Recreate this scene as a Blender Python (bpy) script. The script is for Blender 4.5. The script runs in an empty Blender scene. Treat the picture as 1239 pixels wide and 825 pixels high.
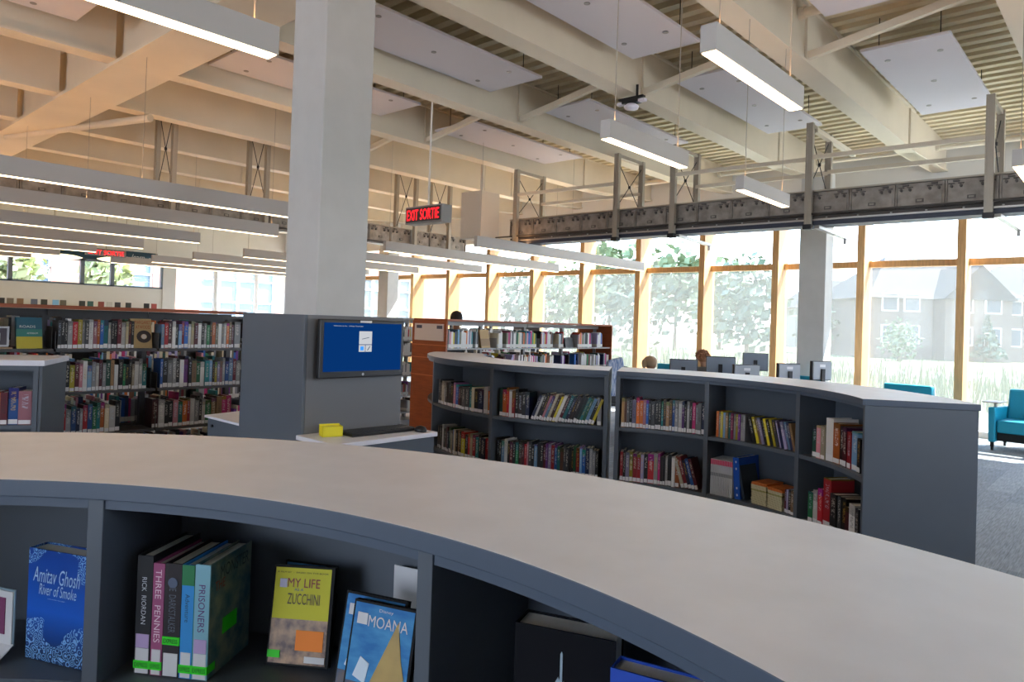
import bpy, bmesh, math, random
from math import sin, cos, pi, radians, atan2, hypot, sqrt, degrees
from mathutils import Vector, Matrix, Euler
random.seed(7)
SC = bpy.context.scene
COL = SC.collection

# ------------------------------------------------------------------ camera
FPX, ROLL, PITCH, YAW = 858.0, 0.0336, radians(0.7), radians(41.9)
f0 = Vector((-sin(YAW), cos(YAW), 0)); r0 = Vector((cos(YAW), sin(YAW), 0)); U = Vector((0, 0, 1))
fw = f0 * cos(PITCH) + U * sin(PITCH); up0 = U * cos(PITCH) - f0 * sin(PITCH)
cr = r0 * cos(ROLL) + up0 * sin(ROLL); cu = up0 * cos(ROLL) - r0 * sin(ROLL)
cam_d = bpy.data.cameras.new('camera'); cam = bpy.data.objects.new('camera', cam_d); COL.objects.link(cam)
cam_d.sensor_width = 36; cam_d.lens = FPX / 1239 * 36
cam_d.shift_y = (390 - FPX * math.tan(PITCH) - 412.5) / 1239
cam_d.clip_start = 0.05; cam_d.clip_end = 500
M = Matrix.Identity(4)
for i in range(3):
    M[i][0] = cr[i]; M[i][1] = cu[i]; M[i][2] = -fw[i]
M[0][3], M[1][3], M[2][3] = 0, 0, 1.6
cam.matrix_world = M
SC.camera = cam

# ------------------------------------------------------------------ light and exposure
SC.view_settings.view_transform = 'Standard'; SC.view_settings.look = 'None'
SC.view_settings.gamma = 1; SC.view_settings.use_curve_mapping = False
SC.view_settings.exposure = 1.2
SKY = 4.2
w = bpy.data.worlds.new('sky'); SC.world = w; w.use_nodes = True
nt = w.node_tree; nt.nodes.clear()
out = nt.nodes.new('ShaderNodeOutputWorld'); bg = nt.nodes.new('ShaderNodeBackground')
tc = nt.nodes.new('ShaderNodeTexCoord'); sp = nt.nodes.new('ShaderNodeSeparateXYZ'); rp = nt.nodes.new('ShaderNodeValToRGB')
nt.links.new(tc.outputs['Generated'], sp.inputs[0]); nt.links.new(sp.outputs['Z'], rp.inputs[0])
rp.color_ramp.elements[0].position = 0.0; rp.color_ramp.elements[0].color = (0.80, 0.88, 1.0, 1)
rp.color_ramp.elements[1].position = 0.9; rp.color_ramp.elements[1].color = (0.36, 0.56, 1.0, 1)
nt.links.new(rp.outputs[0], bg.inputs[0]); bg.inputs[1].default_value = SKY
nt.links.new(bg.outputs[0], out.inputs[0])
sun_d = bpy.data.lights.new('sun', 'SUN'); sun_d.energy = 18.0; sun_d.angle = radians(0.6); sun_d.color = (1, 0.95, 0.86)
sun = bpy.data.objects.new('sun', sun_d); COL.objects.link(sun)
sdir = Vector((0.50, 0.62, 0.92)).normalized()      # towards the sun, outside the window wall
sun.rotation_euler = sdir.to_track_quat('Z', 'Y').to_euler(); sun.location = (10, 20, 20)
LAMP = 5.0        # strength of the fixture diffusers

# ------------------------------------------------------------------ materials
def lin(h):
    h = h.lstrip('#'); v = [int(h[i:i+2], 16) / 255 for i in (0, 2, 4)]
    return tuple(c / 12.92 if c <= 0.04045 else ((c + 0.055) / 1.055) ** 2.4 for c in v) + (1,)
MATS = {}
def mat(name, col, rough=0.6, metal=0.0, noise=0.0, nscale=20, bump=0.0, stretch=(1, 1, 1), emit=None, spec=0.5, c2=None):
    if name in MATS: return MATS[name]
    m = bpy.data.materials.new(name); m.use_nodes = True; MATS[name] = m
    n = m.node_tree; b = n.nodes['Principled BSDF']
    c = lin(col) if isinstance(col, str) else col
    b.inputs['Base Color'].default_value = c; b.inputs['Roughness'].default_value = rough
    b.inputs['Metallic'].default_value = metal
    b.inputs['Specular IOR Level'].default_value = spec
    m.diffuse_color = c
    if emit:
        b.inputs['Emission Color'].default_value = lin(emit[0]) if isinstance(emit[0], str) else emit[0]
        b.inputs['Emission Strength'].default_value = emit[1]
    if noise > 0 or bump > 0 or c2:
        t = n.nodes.new('ShaderNodeTexCoord'); mp = n.nodes.new('ShaderNodeMapping'); mp.inputs['Scale'].default_value = stretch
        nz = n.nodes.new('ShaderNodeTexNoise'); nz.inputs['Scale'].default_value = nscale; nz.inputs['Detail'].default_value = 4
        n.links.new(t.outputs['Object'], mp.inputs[0]); n.links.new(mp.outputs[0], nz.inputs[0])
        cc = lin(c2) if c2 else tuple(max(0, x * (1 - noise)) for x in c[:3]) + (1,)
        mx = n.nodes.new('ShaderNodeMix'); mx.data_type = 'RGBA'
        mr = n.nodes.new('ShaderNodeMapRange'); mr.inputs[1].default_value = .35; mr.inputs[2].default_value = .65
        n.links.new(nz.outputs[0], mr.inputs[0]); n.links.new(mr.outputs[0], mx.inputs[0])
        mx.inputs[6].default_value = c; mx.inputs[7].default_value = cc
        n.links.new(mx.outputs[2], b.inputs['Base Color'])
        if bump > 0:
            bp = n.nodes.new('ShaderNodeBump'); bp.inputs['Strength'].default_value = bump; bp.inputs['Distance'].default_value = .01
            n.links.new(nz.outputs[0], bp.inputs['Height']); n.links.new(bp.outputs[0], b.inputs['Normal'])
    return m
def emis(name, col, s):
    if name in MATS: return MATS[name]
    m = bpy.data.materials.new(name); m.use_nodes = True; MATS[name] = m
    n = m.node_tree; n.nodes.clear(); o = n.nodes.new('ShaderNodeOutputMaterial'); e = n.nodes.new('ShaderNodeEmission')
    e.inputs[0].default_value = lin(col); e.inputs[1].default_value = s; n.links.new(e.outputs[0], o.inputs[0])
    return m
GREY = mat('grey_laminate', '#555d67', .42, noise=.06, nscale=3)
GREYTOP_LIT = mat('grey_laminate_top_lit', '#dcdde6', .42, noise=.06, nscale=9, stretch=(1, 1, 1), spec=.9)  # reflected window light is put into this base colour; the laminate itself is darker
GREYEDGE = mat('grey_edge', '#4c5869', .4)
GREYIN = mat('grey_laminate_inner', '#515963', .5)
WHITE = mat('white_paint', '#d9d6cf', .55, noise=.04, nscale=2)
STEEL = mat('painted_steel', '#d8cdb8', .5, noise=.08, nscale=1.5)
DECK = mat('painted_deck', '#d2c5a6', .55)
PANEL = mat('acoustic_panel', '#d0cdd2', .9)
CABLE = mat('cable_grey', '#a39c90', .5)
BAFF = mat('panel_screw', '#8d8a88', .4, metal=.6)
COLM = mat('column_paint', '#c6c5c2', .7, noise=.05, nscale=6)
ALU = mat('aluminium', '#a8a092', .4, metal=.35)
ALUD = mat('dark_aluminium', '#5f5a55', .45, metal=.5)
TRK = mat('track_casting', '#a39b92', .55, metal=.35, noise=.35, nscale=9)
TRKD = mat('track_dark', '#5c5652', .6)
TRKL = mat('track_rail', '#b9b6b2', .3, metal=.6)
WOOD = mat('timber', '#cfa06a', .5, noise=.25, nscale=5, stretch=(8, 8, .6))
WOODB = mat('red_brown_wood', '#9a4a20', .42, noise=.22, nscale=6, stretch=(1, 1, 8))
BLACK = mat('black_plastic', '#101114', .4)
BLACKM = mat('black_metal', '#19191b', .45, metal=.3)
SHELFM = mat('shelf_steel', '#4d4d4f', .5, metal=.2)
SHELFW = mat('shelf_steel_light', '#8e8c8c', .4, metal=.2)
TEAL = mat('teal_vinyl', '#0e90ae', .42, noise=.06, nscale=4)
DARKU = mat('dark_underside', '#10181c', .8)
PAGE = mat('paper_edge', '#efece2', .85, noise=.05, nscale=60, stretch=(10, 1, 1))
LABELW = mat('label_white', '#d8d8da', .6)
LIT = emis('fixture_light', '#ffdcae', LAMP)
LITUP = emis('added_uplight', '#ffbe80', LAMP * 2.4)  # upward glow added to brighten and warm the ceiling
FIX = mat('fixture_housing', '#bdb8b4', .5)
NEON = mat('green_sticker', '#2fe21a', .6, emit=None)
ORNG = mat('orange_sticker', '#ff8c1a', .6)

# book cover: colour comes from each object, lettering and bands are print
def make_cover_mat():
    m = bpy.data.materials.new('book_cover'); m.use_nodes = True; n = m.node_tree; b = n.nodes['Principled BSDF']
    b.inputs['Roughness'].default_value = .38
    oi = n.nodes.new('ShaderNodeObjectInfo'); t = n.nodes.new('ShaderNodeTexCoord'); s = n.nodes.new('ShaderNodeSeparateXYZ')
    n.links.new(t.outputs['Object'], s.inputs[0])
    def mth(op, a, c=None):
        q = n.nodes.new('ShaderNodeMath'); q.operation = op
        for i, v in enumerate((a, c)):
            if v is None: continue
            if isinstance(v, (int, float)): q.inputs[i].default_value = v
            else: n.links.new(v, q.inputs[i])
        return q.outputs[0]
    rnd = oi.outputs['Random']
    cb = n.nodes.new('ShaderNodeCombineXYZ')
    n.links.new(mth('MULTIPLY', s.outputs[0], 3.0), cb.inputs[0]); n.links.new(mth('MULTIPLY', rnd, 40.0), cb.inputs[1])
    n.links.new(mth('MULTIPLY', s.outputs[2], 44.0), cb.inputs[2])
    nz = n.nodes.new('ShaderNodeTexNoise'); nz.inputs['Scale'].default_value = 1.0; nz.inputs['Detail'].default_value = 1
    n.links.new(cb.outputs[0], nz.inputs[0])
    letters = mth('GREATER_THAN', nz.outputs[0], .52)
    inx = mth('LESS_THAN', mth('ABSOLUTE', s.outputs[0]), .24)
    z1 = mth('GREATER_THAN', s.outputs[2], mth('ADD', mth('MULTIPLY', rnd, .25), .28))
    z2 = mth('LESS_THAN', s.outputs[2], .9)
    front = mth('LESS_THAN', s.outputs[1], .05)
    msk = mth('MULTIPLY', mth('MULTIPLY', letters, inx), mth('MULTIPLY', mth('MULTIPLY', z1, z2), front))
    msk = mth('MULTIPLY', msk, .5)
    r2 = mth('FRACT', mth('MULTIPLY', rnd, 17.3))
    c2 = n.nodes.new('ShaderNodeValToRGB'); c2.color_ramp.interpolation = 'CONSTANT'
    els = c2.color_ramp.elements
    els[0].color = lin('#d8d4c8'); els[0].position = 0; els[1].color = lin('#e8e6e0'); els[1].position = .4
    for p, h in ((.62, '#c9a54a'), (.74, '#20202a'), (.86, '#b8c8d8')):
        e = els.new(p); e.color = lin(h)
    n.links.new(r2, c2.inputs[0])
    # colour band on the spine
    r3 = mth('FRACT', mth('MULTIPLY', rnd, 7.7))
    band = mth('MULTIPLY', mth('GREATER_THAN', s.outputs[2], mth('ADD', mth('MULTIPLY', r3, .5), .5)), mth('GREATER_THAN', r3, .35))
    c3 = n.nodes.new('ShaderNodeHueSaturation'); n.links.new(oi.outputs['Color'], c3.inputs['Color'])
    c3.inputs['Value'].default_value = .55; n.links.new(mth('ADD', .35, mth('MULTIPLY', r2, .3)), c3.inputs['Hue'])
    m1 = n.nodes.new('ShaderNodeMix'); m1.data_type = 'RGBA'; n.links.new(band, m1.inputs[0])
    n.links.new(oi.outputs['Color'], m1.inputs[6]); n.links.new(c3.outputs[0], m1.inputs[7])
    m2 = n.nodes.new('ShaderNodeMix'); m2.data_type = 'RGBA'; n.links.new(msk, m2.inputs[0])
    n.links.new(m1.outputs[2], m2.inputs[6]); n.links.new(c2.outputs[0], m2.inputs[7])
    n.links.new(m2.outputs[2], b.inputs['Base Color'])
    return m
COVER = make_cover_mat()
def make_plain_obj_mat():
    m = bpy.data.materials.new('plain_cover'); m.use_nodes = True; n = m.node_tree; b = n.nodes['Principled BSDF']
    oi = n.nodes.new('ShaderNodeObjectInfo'); n.links.new(oi.outputs['Color'], b.inputs['Base Color']); b.inputs['Roughness'].default_value = .35
    return m
PLAIN = make_plain_obj_mat()
def glass_mat():
    m = bpy.data.materials.new('window_glass'); m.use_nodes = True; n = m.node_tree; n.nodes.clear()
    o = n.nodes.new('ShaderNodeOutputMaterial'); t = n.nodes.new('ShaderNodeBsdfTransparent'); g = n.nodes.new('ShaderNodeBsdfGlossy')
    t.inputs[0].default_value = (.93, .97, .96, 1); g.inputs['Roughness'].default_value = .03
    x = n.nodes.new('ShaderNodeMixShader'); x.inputs[0].default_value = .035
    n.links.new(t.outputs[0], x.inputs[1]); n.links.new(g.outputs[0], x.inputs[2]); n.links.new(x.outputs[0], o.inputs[0])
    return m
GLASS = glass_mat()
def mesh_shade_mat():
    m = bpy.data.materials.new('shade_mesh'); m.use_nodes = True; n = m.node_tree; n.nodes.clear()
    o = n.nodes.new('ShaderNodeOutputMaterial'); t = n.nodes.new('ShaderNodeBsdfTransparent'); g = n.nodes.new('ShaderNodeBsdfTranslucent')
    d = n.nodes.new('ShaderNodeBsdfDiffuse'); a = n.nodes.new('ShaderNodeMixShader'); x = n.nodes.new('ShaderNodeMixShader')
    g.inputs[0].default_value = (.16, .16, .158, 1); d.inputs[0].default_value = (.5, .5, .49, 1)
    a.inputs[0].default_value = .35; x.inputs[0].default_value = .30
    n.links.new(g.outputs[0], a.inputs[1]); n.links.new(d.outputs[0], a.inputs[2])
    n.links.new(t.outputs[0], x.inputs[1]); n.links.new(a.outputs[0], x.inputs[2]); n.links.new(x.outputs[0], o.inputs[0])
    return m
SHADE = mesh_shade_mat()

# ------------------------------------------------------------------ building helpers
def locm(o):
    return Matrix.LocRotScale(o.location, o.rotation_euler.to_quaternion() if o.rotation_mode != 'QUATERNION' else o.rotation_quaternion, o.scale)
def worldm(o):
    m = locm(o)
    while o.parent: o = o.parent; m = locm(o) @ m
    return m
def tag(o, label=None, cat=None, group=None, kind=None):
    if label: o['label'] = label
    if cat: o['category'] = cat
    if group: o['group'] = group
    if kind: o['kind'] = kind
    return o
def empty(name, loc=(0, 0, 0), rz=0.0, label=None, cat=None, group=None, kind=None, parent=None):
    o = bpy.data.objects.new(name, None); COL.objects.link(o); o.empty_display_size = .1
    o.location = loc; o.rotation_euler = (0, 0, rz)
    if parent: o.parent = parent
    return tag(o, label, cat, group, kind)
class MB:
    def __init__(s): s.v = []; s.f = []; s.m = []
    def add(s, vs, fs, mi=0):
        b = len(s.v); s.v += [tuple(v) for v in vs]; s.f += [tuple(i + b for i in f) for f in fs]; s.m += [mi] * len(fs); return s
    def box(s, x0, x1, y0, y1, z0, z1, mi=0, T=None):
        vs = [Vector(p) for p in ((x0, y0, z0), (x1, y0, z0), (x1, y1, z0), (x0, y1, z0), (x0, y0, z1), (x1, y0, z1), (x1, y1, z1), (x0, y1, z1))]
        if T: vs = [T @ v for v in vs]
        return s.add(vs, [(3, 2, 1, 0), (4, 5, 6, 7), (0, 1, 5, 4), (1, 2, 6, 5), (2, 3, 7, 6), (3, 0, 4, 7)], mi)
    def prism(s, poly, z0, z1, mi=0, T=None):
        n = len(poly); vs = [Vector((p[0], p[1], z0)) for p in poly] + [Vector((p[0], p[1], z1)) for p in poly]
        if T: vs = [T @ v for v in vs]
        return s.add(vs, [tuple(range(n))[::-1], tuple(range(n, 2 * n))] + [(i, (i + 1) % n, n + (i + 1) % n, n + i) for i in range(n)], mi)
    def tube(s, a, b, r, r2=None, n=10, mi=0, cap=True):
        a = Vector(a); b = Vector(b); r2 = r if r2 is None else r2
        d = (b - a).normalized(); x = d.orthogonal().normalized(); y = d.cross(x)
        vs = [a + (x * cos(2 * pi * i / n) + y * sin(2 * pi * i / n)) * r for i in range(n)] + [b + (x * cos(2 * pi * i / n) + y * sin(2 * pi * i / n)) * r2 for i in range(n)]
        fs = [(i, (i + 1) % n, n + (i + 1) % n, n + i) for i in range(n)]
        if cap: fs += [tuple(range(n))[::-1], tuple(range(n, 2 * n))]
        return s.add(vs, fs, mi)
    def path(s, pts, r, n=8, mi=0):
        for a, b in zip(pts[:-1], pts[1:]): s.tube(a, b, r, n=n, mi=mi)
        return s
    def bar(s, a, b, w, h, mi=0):
        a = Vector(a); b = Vector(b); d = (b - a).normalized(); x = d.cross(Vector((0, 0, 1)))
        x = Vector((1, 0, 0)) if x.length < 1e-4 else x.normalized(); y = x.cross(d)
        vs = [p + x * sx * w / 2 + y * sy * h / 2 for p in (a, b) for sx, sy in ((-1, -1), (1, -1), (1, 1), (-1, 1))]
        return s.add(vs, [(3, 2, 1, 0), (4, 5, 6, 7), (0, 1, 5, 4), (1, 2, 6, 5), (2, 3, 7, 6), (3, 0, 4, 7)], mi)
    def lathe(s, prof, c=(0, 0, 0), n=16, mi=0, sx=1, sy=1):
        vs = []; fs = []
        for r, z in prof:
            vs += [(c[0] + r * sx * cos(2 * pi * i / n), c[1] + r * sy * sin(2 * pi * i / n), c[2] + z) for i in range(n)]
        for k in range(len(prof) - 1):
            fs += [(k * n + i, k * n + (i + 1) % n, (k + 1) * n + (i + 1) % n, (k + 1) * n + i) for i in range(n)]
        fs += [tuple(range(n))[::-1], tuple(range((len(prof) - 1) * n, len(prof) * n))]
        return s.add(vs, fs, mi)
    def arc(s, c, R0, R1, a0, a1, z0, z1, n=24, mi=0, side=None):
        vs = []; fs = []; ms = []
        for i in range(n + 1):
            a = radians(a0 + (a1 - a0) * i / n)
            for R, z in ((R0, z0), (R1, z0), (R1, z1), (R0, z1)): vs.append((c[0] + R * cos(a), c[1] + R * sin(a), z))
        for i in range(n):
            k = 4 * i
            for j in range(4): fs.append((k + j, k + 4 + j, k + 4 + (j + 1) % 4, k + (j + 1) % 4)); ms.append(mi if (j == 2 or side is None) else side)
        fs += [(3, 2, 1, 0), (4 * n, 4 * n + 1, 4 * n + 2, 4 * n + 3)]; ms += [mi if side is None else side] * 2
        s.add(vs, fs, mi); s.m[-len(fs):] = ms; return s
    def build(s, name, mats, parent=None, bevel=0, smooth=False, local=False, sub=0):
        me = bpy.data.meshes.new(name); vs = s.v
        if parent is not None and not local:
            inv = worldm(parent).inverted(); vs = [inv @ Vector(v) for v in vs]
        me.from_pydata([tuple(v) for v in vs], [], s.f)
        if not isinstance(mats, (list, tuple)): mats = [mats]
        for m in mats: me.materials.append(m)
        if len(mats) > 1: me.polygons.foreach_set('material_index', s.m)
        bm = bmesh.new(); bm.from_mesh(me); bmesh.ops.recalc_face_normals(bm, faces=bm.faces); bm.to_mesh(me); bm.free()
        if smooth: me.polygons.foreach_set('use_smooth', [True] * len(me.polygons))
        o = bpy.data.objects.new(name, me); COL.objects.link(o)
        if parent is not None: o.parent = parent
        if bevel:
            b = o.modifiers.new('bevel', 'BEVEL'); b.width = bevel; b.segments = 2; b.limit_method = 'ANGLE'; b.angle_limit = radians(40)
        if sub:
            b = o.modifiers.new('sub', 'SUBSURF'); b.levels = sub; b.render_levels = sub
        return o
def copy_tree(o, parent=None):
    c = o.copy(); COL.objects.link(c)
    if parent is not None: c.parent = parent
    for ch in list(o.children): copy_tree(ch, c)
    return c
def text(name, s, T, width, height, material, parent, extrude=.0004, shear=0, off=0, align='CENTER'):
    """flat lettering fitted into width x height, in the plane of T (x right, y up), centred"""
    cu_ = bpy.data.curves.new(name, 'FONT'); cu_.body = s; cu_.shear = shear; cu_.align_x = align; cu_.offset = off
    cu_.resolution_u = 3
    t = bpy.data.objects.new(name, cu_); COL.objects.link(t)
    bpy.context.view_layer.update()
    me = bpy.data.meshes.new_from_object(t.evaluated_get(bpy.context.evaluated_depsgraph_get()))
    bpy.data.objects.remove(t); me.name = name
    xs = [v.co.x for v in me.vertices]; ys = [v.co.y for v in me.vertices]
    x0, x1, y0, y1 = min(xs), max(xs), min(ys), max(ys)
    inv = worldm(parent).inverted() if parent else Matrix()
    for v in me.vertices:
        v.co = inv @ (T @ Vector(((v.co.x - (x0 + x1) / 2) / (x1 - x0) * width, (v.co.y - (y0 + y1) / 2) / (y1 - y0) * height, 0)))
    me.materials.clear(); me.materials.append(material)
    o = bpy.data.objects.new(name, me); COL.objects.link(o)
    if parent: o.parent = parent
    return o
ORD = ['first', 'second', 'third', 'fourth', 'fifth', 'sixth', 'seventh', 'eighth', 'ninth', 'tenth', 'eleventh', 'twelfth', 'thirteenth', 'fourteenth', 'fifteenth', 'sixteenth', 'seventeenth', 'eighteenth', 'nineteenth', 'twentieth']
ORD += ['twenty-' + x for x in ORD[:9]] + ['thirtieth'] + ['thirty-' + x for x in ORD[:9]] + ['fortieth']

# ------------------------------------------------------------------ setting: floor, deck, walls
def carpet():
    m = bpy.data.materials.new('carpet_planks'); m.use_nodes = True; n = m.node_tree; b = n.nodes['Principled BSDF']; b.inputs['Roughness'].default_value = .95
    t = n.nodes.new('ShaderNodeTexCoord'); br = n.nodes.new('ShaderNodeTexBrick'); mp = n.nodes.new('ShaderNodeMapping')
    mp.inputs['Rotation'].default_value = (0, 0, radians(90))
    n.links.new(t.outputs['Object'], mp.inputs[0]); n.links.new(mp.outputs[0], br.inputs[0])
    br.inputs['Scale'].default_value = 1; br.inputs['Brick Width'].default_value = 1.0; br.inputs['Row Height'].default_value = .25
    br.inputs['Mortar Size'].default_value = 0.001; br.inputs['Color1'].default_value = lin('#8d9299'); br.inputs['Color2'].default_value = lin('#7c828a'); br.inputs['Mortar'].default_value = lin('#5f656d')
    m2 = n.nodes.new('ShaderNodeMapping'); m2.inputs['Scale'].default_value = (70, 4, 1); nz = n.nodes.new('ShaderNodeTexNoise'); nz.inputs['Scale'].default_value = 1.5; nz.inputs['Detail'].default_value = 3
    n.links.new(t.outputs['Object'], m2.inputs[0]); n.links.new(m2.outputs[0], nz.inputs[0])
    mx = n.nodes.new('ShaderNodeMix'); mx.data_type = 'RGBA'; mx.blend_type = 'OVERLAY'; mx.inputs[0].default_value = .3
    rr = n.nodes.new('ShaderNodeMapRange'); rr.inputs[1].default_value = .3; rr.inputs[2].default_value = .7
    n.links.new(nz.outputs[0], rr.inputs[0]); n.links.new(br.outputs[0], mx.inputs[6]); n.links.new(rr.outputs[0], mx.inputs[7]); n.links.new(mx.outputs[2], b.inputs['Base Color'])
    return m
XL, XR, YB, YW = -23.0, 4.0, -8.0, 13.65
MB().box(XL - .3, XR + .3, YB - .3, YW + .4, -.12, 0).build('floor', carpet()).__setitem__('kind', 'structure')

ceil = empty('ceiling', (0, 0, 0), kind='structure')
mb = MB(); ZD = 4.78; prof = []; y = YB
while y < YW + .3:
    prof += [(y, ZD), (y + .10, ZD), (y + .125, ZD + .085), (y + .20, ZD + .085)]; y += .225
vs = []; fs = []
for yy, zz in prof: vs += [(XL - .3, yy, zz), (XR + .3, yy, zz)]
for i in range(len(prof) - 1): fs.append((2 * i, 2 * i + 1, 2 * i + 3, 2 * i + 2))
mb.add(vs, fs); mb.build('deck_rib', DECK, ceil)
MB().box(XL - .3, XR + .3, YB - .3, YW + .4, ZD + .09, ZD + .3).build('roof_slab', DECK, ceil)
# beams running towards the window wall, tapered at the window end
BX = [0.98, -0.80, -2.60, -4.42, -6.30, -8.15, -10.0, -11.85, -13.7, -15.6, -17.4, -19.2, -21.0]
for k, x in enumerate(BX):
    b = MB(); wf = .115; ZB = 4.2
    segs = [(YB, 2.66)] if False else None
    for ya, yb in ((YB, 2.66), (3.24, 11.2)):
        b.box(x - wf, x + wf, ya, yb, ZB, ZB + .025)
        b.box(x - .085, x + .085, ya, yb, ZB + .025, ZD - .025)
        b.box(x - wf, x + wf, ya, yb, ZD - .025, ZD)
    # haunch: web rises to the deck at the wall
    def taper(w_, z0a, z0b, za, zb): b.add([(x - w_, 11.2, z0a), (x + w_, 11.2, z0a), (x + w_, 13.4, z0b), (x - w_, 13.4, z0b), (x - w_, 11.2, za), (x + w_, 11.2, za), (x + w_, 13.4, zb), (x - w_, 13.4, zb)], [(3, 2, 1, 0), (4, 5, 6, 7), (0, 1, 5, 4), (1, 2, 6, 5), (2, 3, 7, 6), (3, 0, 4, 7)])
    taper(.085, ZB, ZB + .12, ZD, ZD); taper(wf, ZB, ZB + .12, ZB + .025, ZB + .145)
    # web stiffeners
    for ys in (6.9, 10.9): b.box(x - wf + .005, x + wf - .005, ys, ys + .015, ZB + .025, ZD - .025)
    b.build('beam', STEEL, ceil)
g = MB()
g.box(XL, XR, 2.66, 3.24, 4.16, 4.2); g.box(XL, XR, 2.74, 3.16, 4.2, ZD - .03); g.box(XL, XR, 2.66, 3.24, ZD - .03, ZD)
g.build('girder', STEEL, ceil)
# kicker braces from beam foot to next beam head, and small tie pipes
for k in range(1, 8):
    x = BX[k]
    MB().bar((x - .09, 6.95, 4.3), (x - 1.1, 6.95, ZD - .02), .07, .09).build('knee_brace', STEEL, ceil) if False else MB().bar((x + .09, 6.95, 4.27), (x + 1.72, 6.98, 4.56), .06, .07).build('knee_brace', STEEL, ceil)
for k, y_, z_ in ((1, 6.75, 4.62), (1, 12.6, 4.55), (2, 12.6, 4.55), (3, 12.6, 4.55), (4, 12.6, 4.55)):
    x = BX[k]; MB().tube((x - .1, y_, z_), (x - 1.7, y_, z_), .045, n=12).tube((x - 1.66, y_, z_), (x - 1.72, y_, z_), .06, n=12).build('tie_pipe', STEEL, ceil)

def structure(o): o['kind'] = 'structure'; return o
# window wall: solid band above the glazing, timber fins, transoms, panes
structure(MB().box(XL - .3, XR + .3, YW - .28, YW + .05, 3.66, ZD + .05).build('wall_back', WHITE))
structure(MB().box(XL - .3, XR + .3, YW - .1, YW + .1, 0, .10).build('trim_1', mat('sill_white', '#dcdcda', .5)))
nwin = 0; fx = [2.26 - 1.5 * i for i in range(17)]
for i in range(16):
    xa, xb = fx[i + 1], fx[i]; nwin += 1
    wd = empty('window_%d' % nwin, ((xa + xb) / 2, YW, 0), kind='structure')
    MB().box(xa - .06, xa + .06, 13.2, YW + .02, 0, 3.68).build('mullion', WOOD, wd, bevel=.004)
    MB().box(xa + .06, xb - .06, YW - .16, YW - .02, 2.78, 2.89).build('transom', WOOD, wd, bevel=.003)
    MB().box(xa + .06, xb - .06, YW - .005, YW + .005, 2.89, 3.66).build('upper_pane', GLASS, wd)
    MB().box(xa + .06, xb - .06, YW - .005, YW + .005, .10, 2.78).build('lower_pane', GLASS, wd)
    MB().box(xa + .065, xb - .065, YW - .05, YW - .047, .12, 2.775).build('sun_screen', SHADE, wd)
# left wall with band windows, big windows near the corner
wl = empty('wall_left', (XL, 0, 0), kind='structure')
b = MB()
b.box(XL - .25, XL, YB, YW, 3.02, ZD + .05); b.box(XL - .25, XL, YB, 9.35, 0, 2.27); b.box(XL - .25, XL, 9.35, YW, 0, .5)
b.box(XL - .25, XL, YB, 1.0, 2.27, 3.02)
b.build('wall_panel', WHITE, wl)
DKF = mat('window_frame_grey', '#6f7a85', .5, metal=.4)
segs = [(1.0, 3.0), (3.0, 5.2), (5.2, 6.95), (6.95, 7.75), (7.75, 9.2), (9.55, 10.9), (10.9, 12.35), (12.35, 13.5)]
for j, (ya, yb) in enumerate(segs):
    z0, z1 = (2.27, 3.02) if yb < 9.3 else (.5, 3.02)
    nwin += 1; wd = empty('window_%d' % nwin, (XL, (ya + yb) / 2, z0), kind='structure')
    f = MB(); t = .05
    f.box(XL - .1, XL + .02, ya, ya + t, z0, z1); f.box(XL - .1, XL + .02, yb - t, yb, z0, z1); f.box(XL - .1, XL + .02, ya, yb, z0, z0 + t); f.box(XL - .1, XL + .02, ya, yb, z1 - t, z1)
    f.build('window_frame', DKF if yb < 9.3 else WHITE, wd)
    MB().box(XL - .06, XL - .05, ya + t, yb - t, z0 + t, z1 - t).build('pane', GLASS, wd)
structure(MB().box(XL - .23, XL + .03, 9.2, 9.55, .5, 3.03).build('trim_2', WHITE))
# side and rear of the room behind the camera, with unseen openings added for skylight
structure(MB().box(XR, XR + .25, YB, YW, 0, .9).box(XR, XR + .25, YB, YW, 3.4, ZD).box(XR, XR + .25, YB, 1.2, .9, 3.4).box(XR, XR + .25, 2.7, 8.4, .9, 3.4).box(XR, XR + .25, 12.2, YW, .9, 3.4).build('wall_right', WHITE))
b = MB().box(XL, XR, YB - .25, YB, 0, .6).box(XL, XR, YB - .25, YB, 3.6, ZD)
for xa, xb in ((XL, -8.2), (-5.0, -3.4), (.2, XR)): b.box(xa, xb, YB - .25, YB, .6, 3.6)
structure(b.build('wall_front', WHITE))

# ------------------------------------------------------------------ columns
o = MB().box(-4.80, -4.37, 2.80, 3.22, 0, 4.16).build('column', COLM, bevel=.01); tag(o, 'thick pale painted square column rising behind the grey kiosk', 'column')
o = MB().box(-4.36, -3.93, 12.0, 12.36, 0, 4.25).build('column', COLM, bevel=.01); tag(o, 'pale square column among the windows behind the computer monitors', 'column')
o = MB().box(-16.1, -15.7, 12.3, 12.68, 0, 4.25).build('column', COLM, bevel=.01); tag(o, 'slim pale column by the farthest windows, just right of the near column', 'column')

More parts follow.
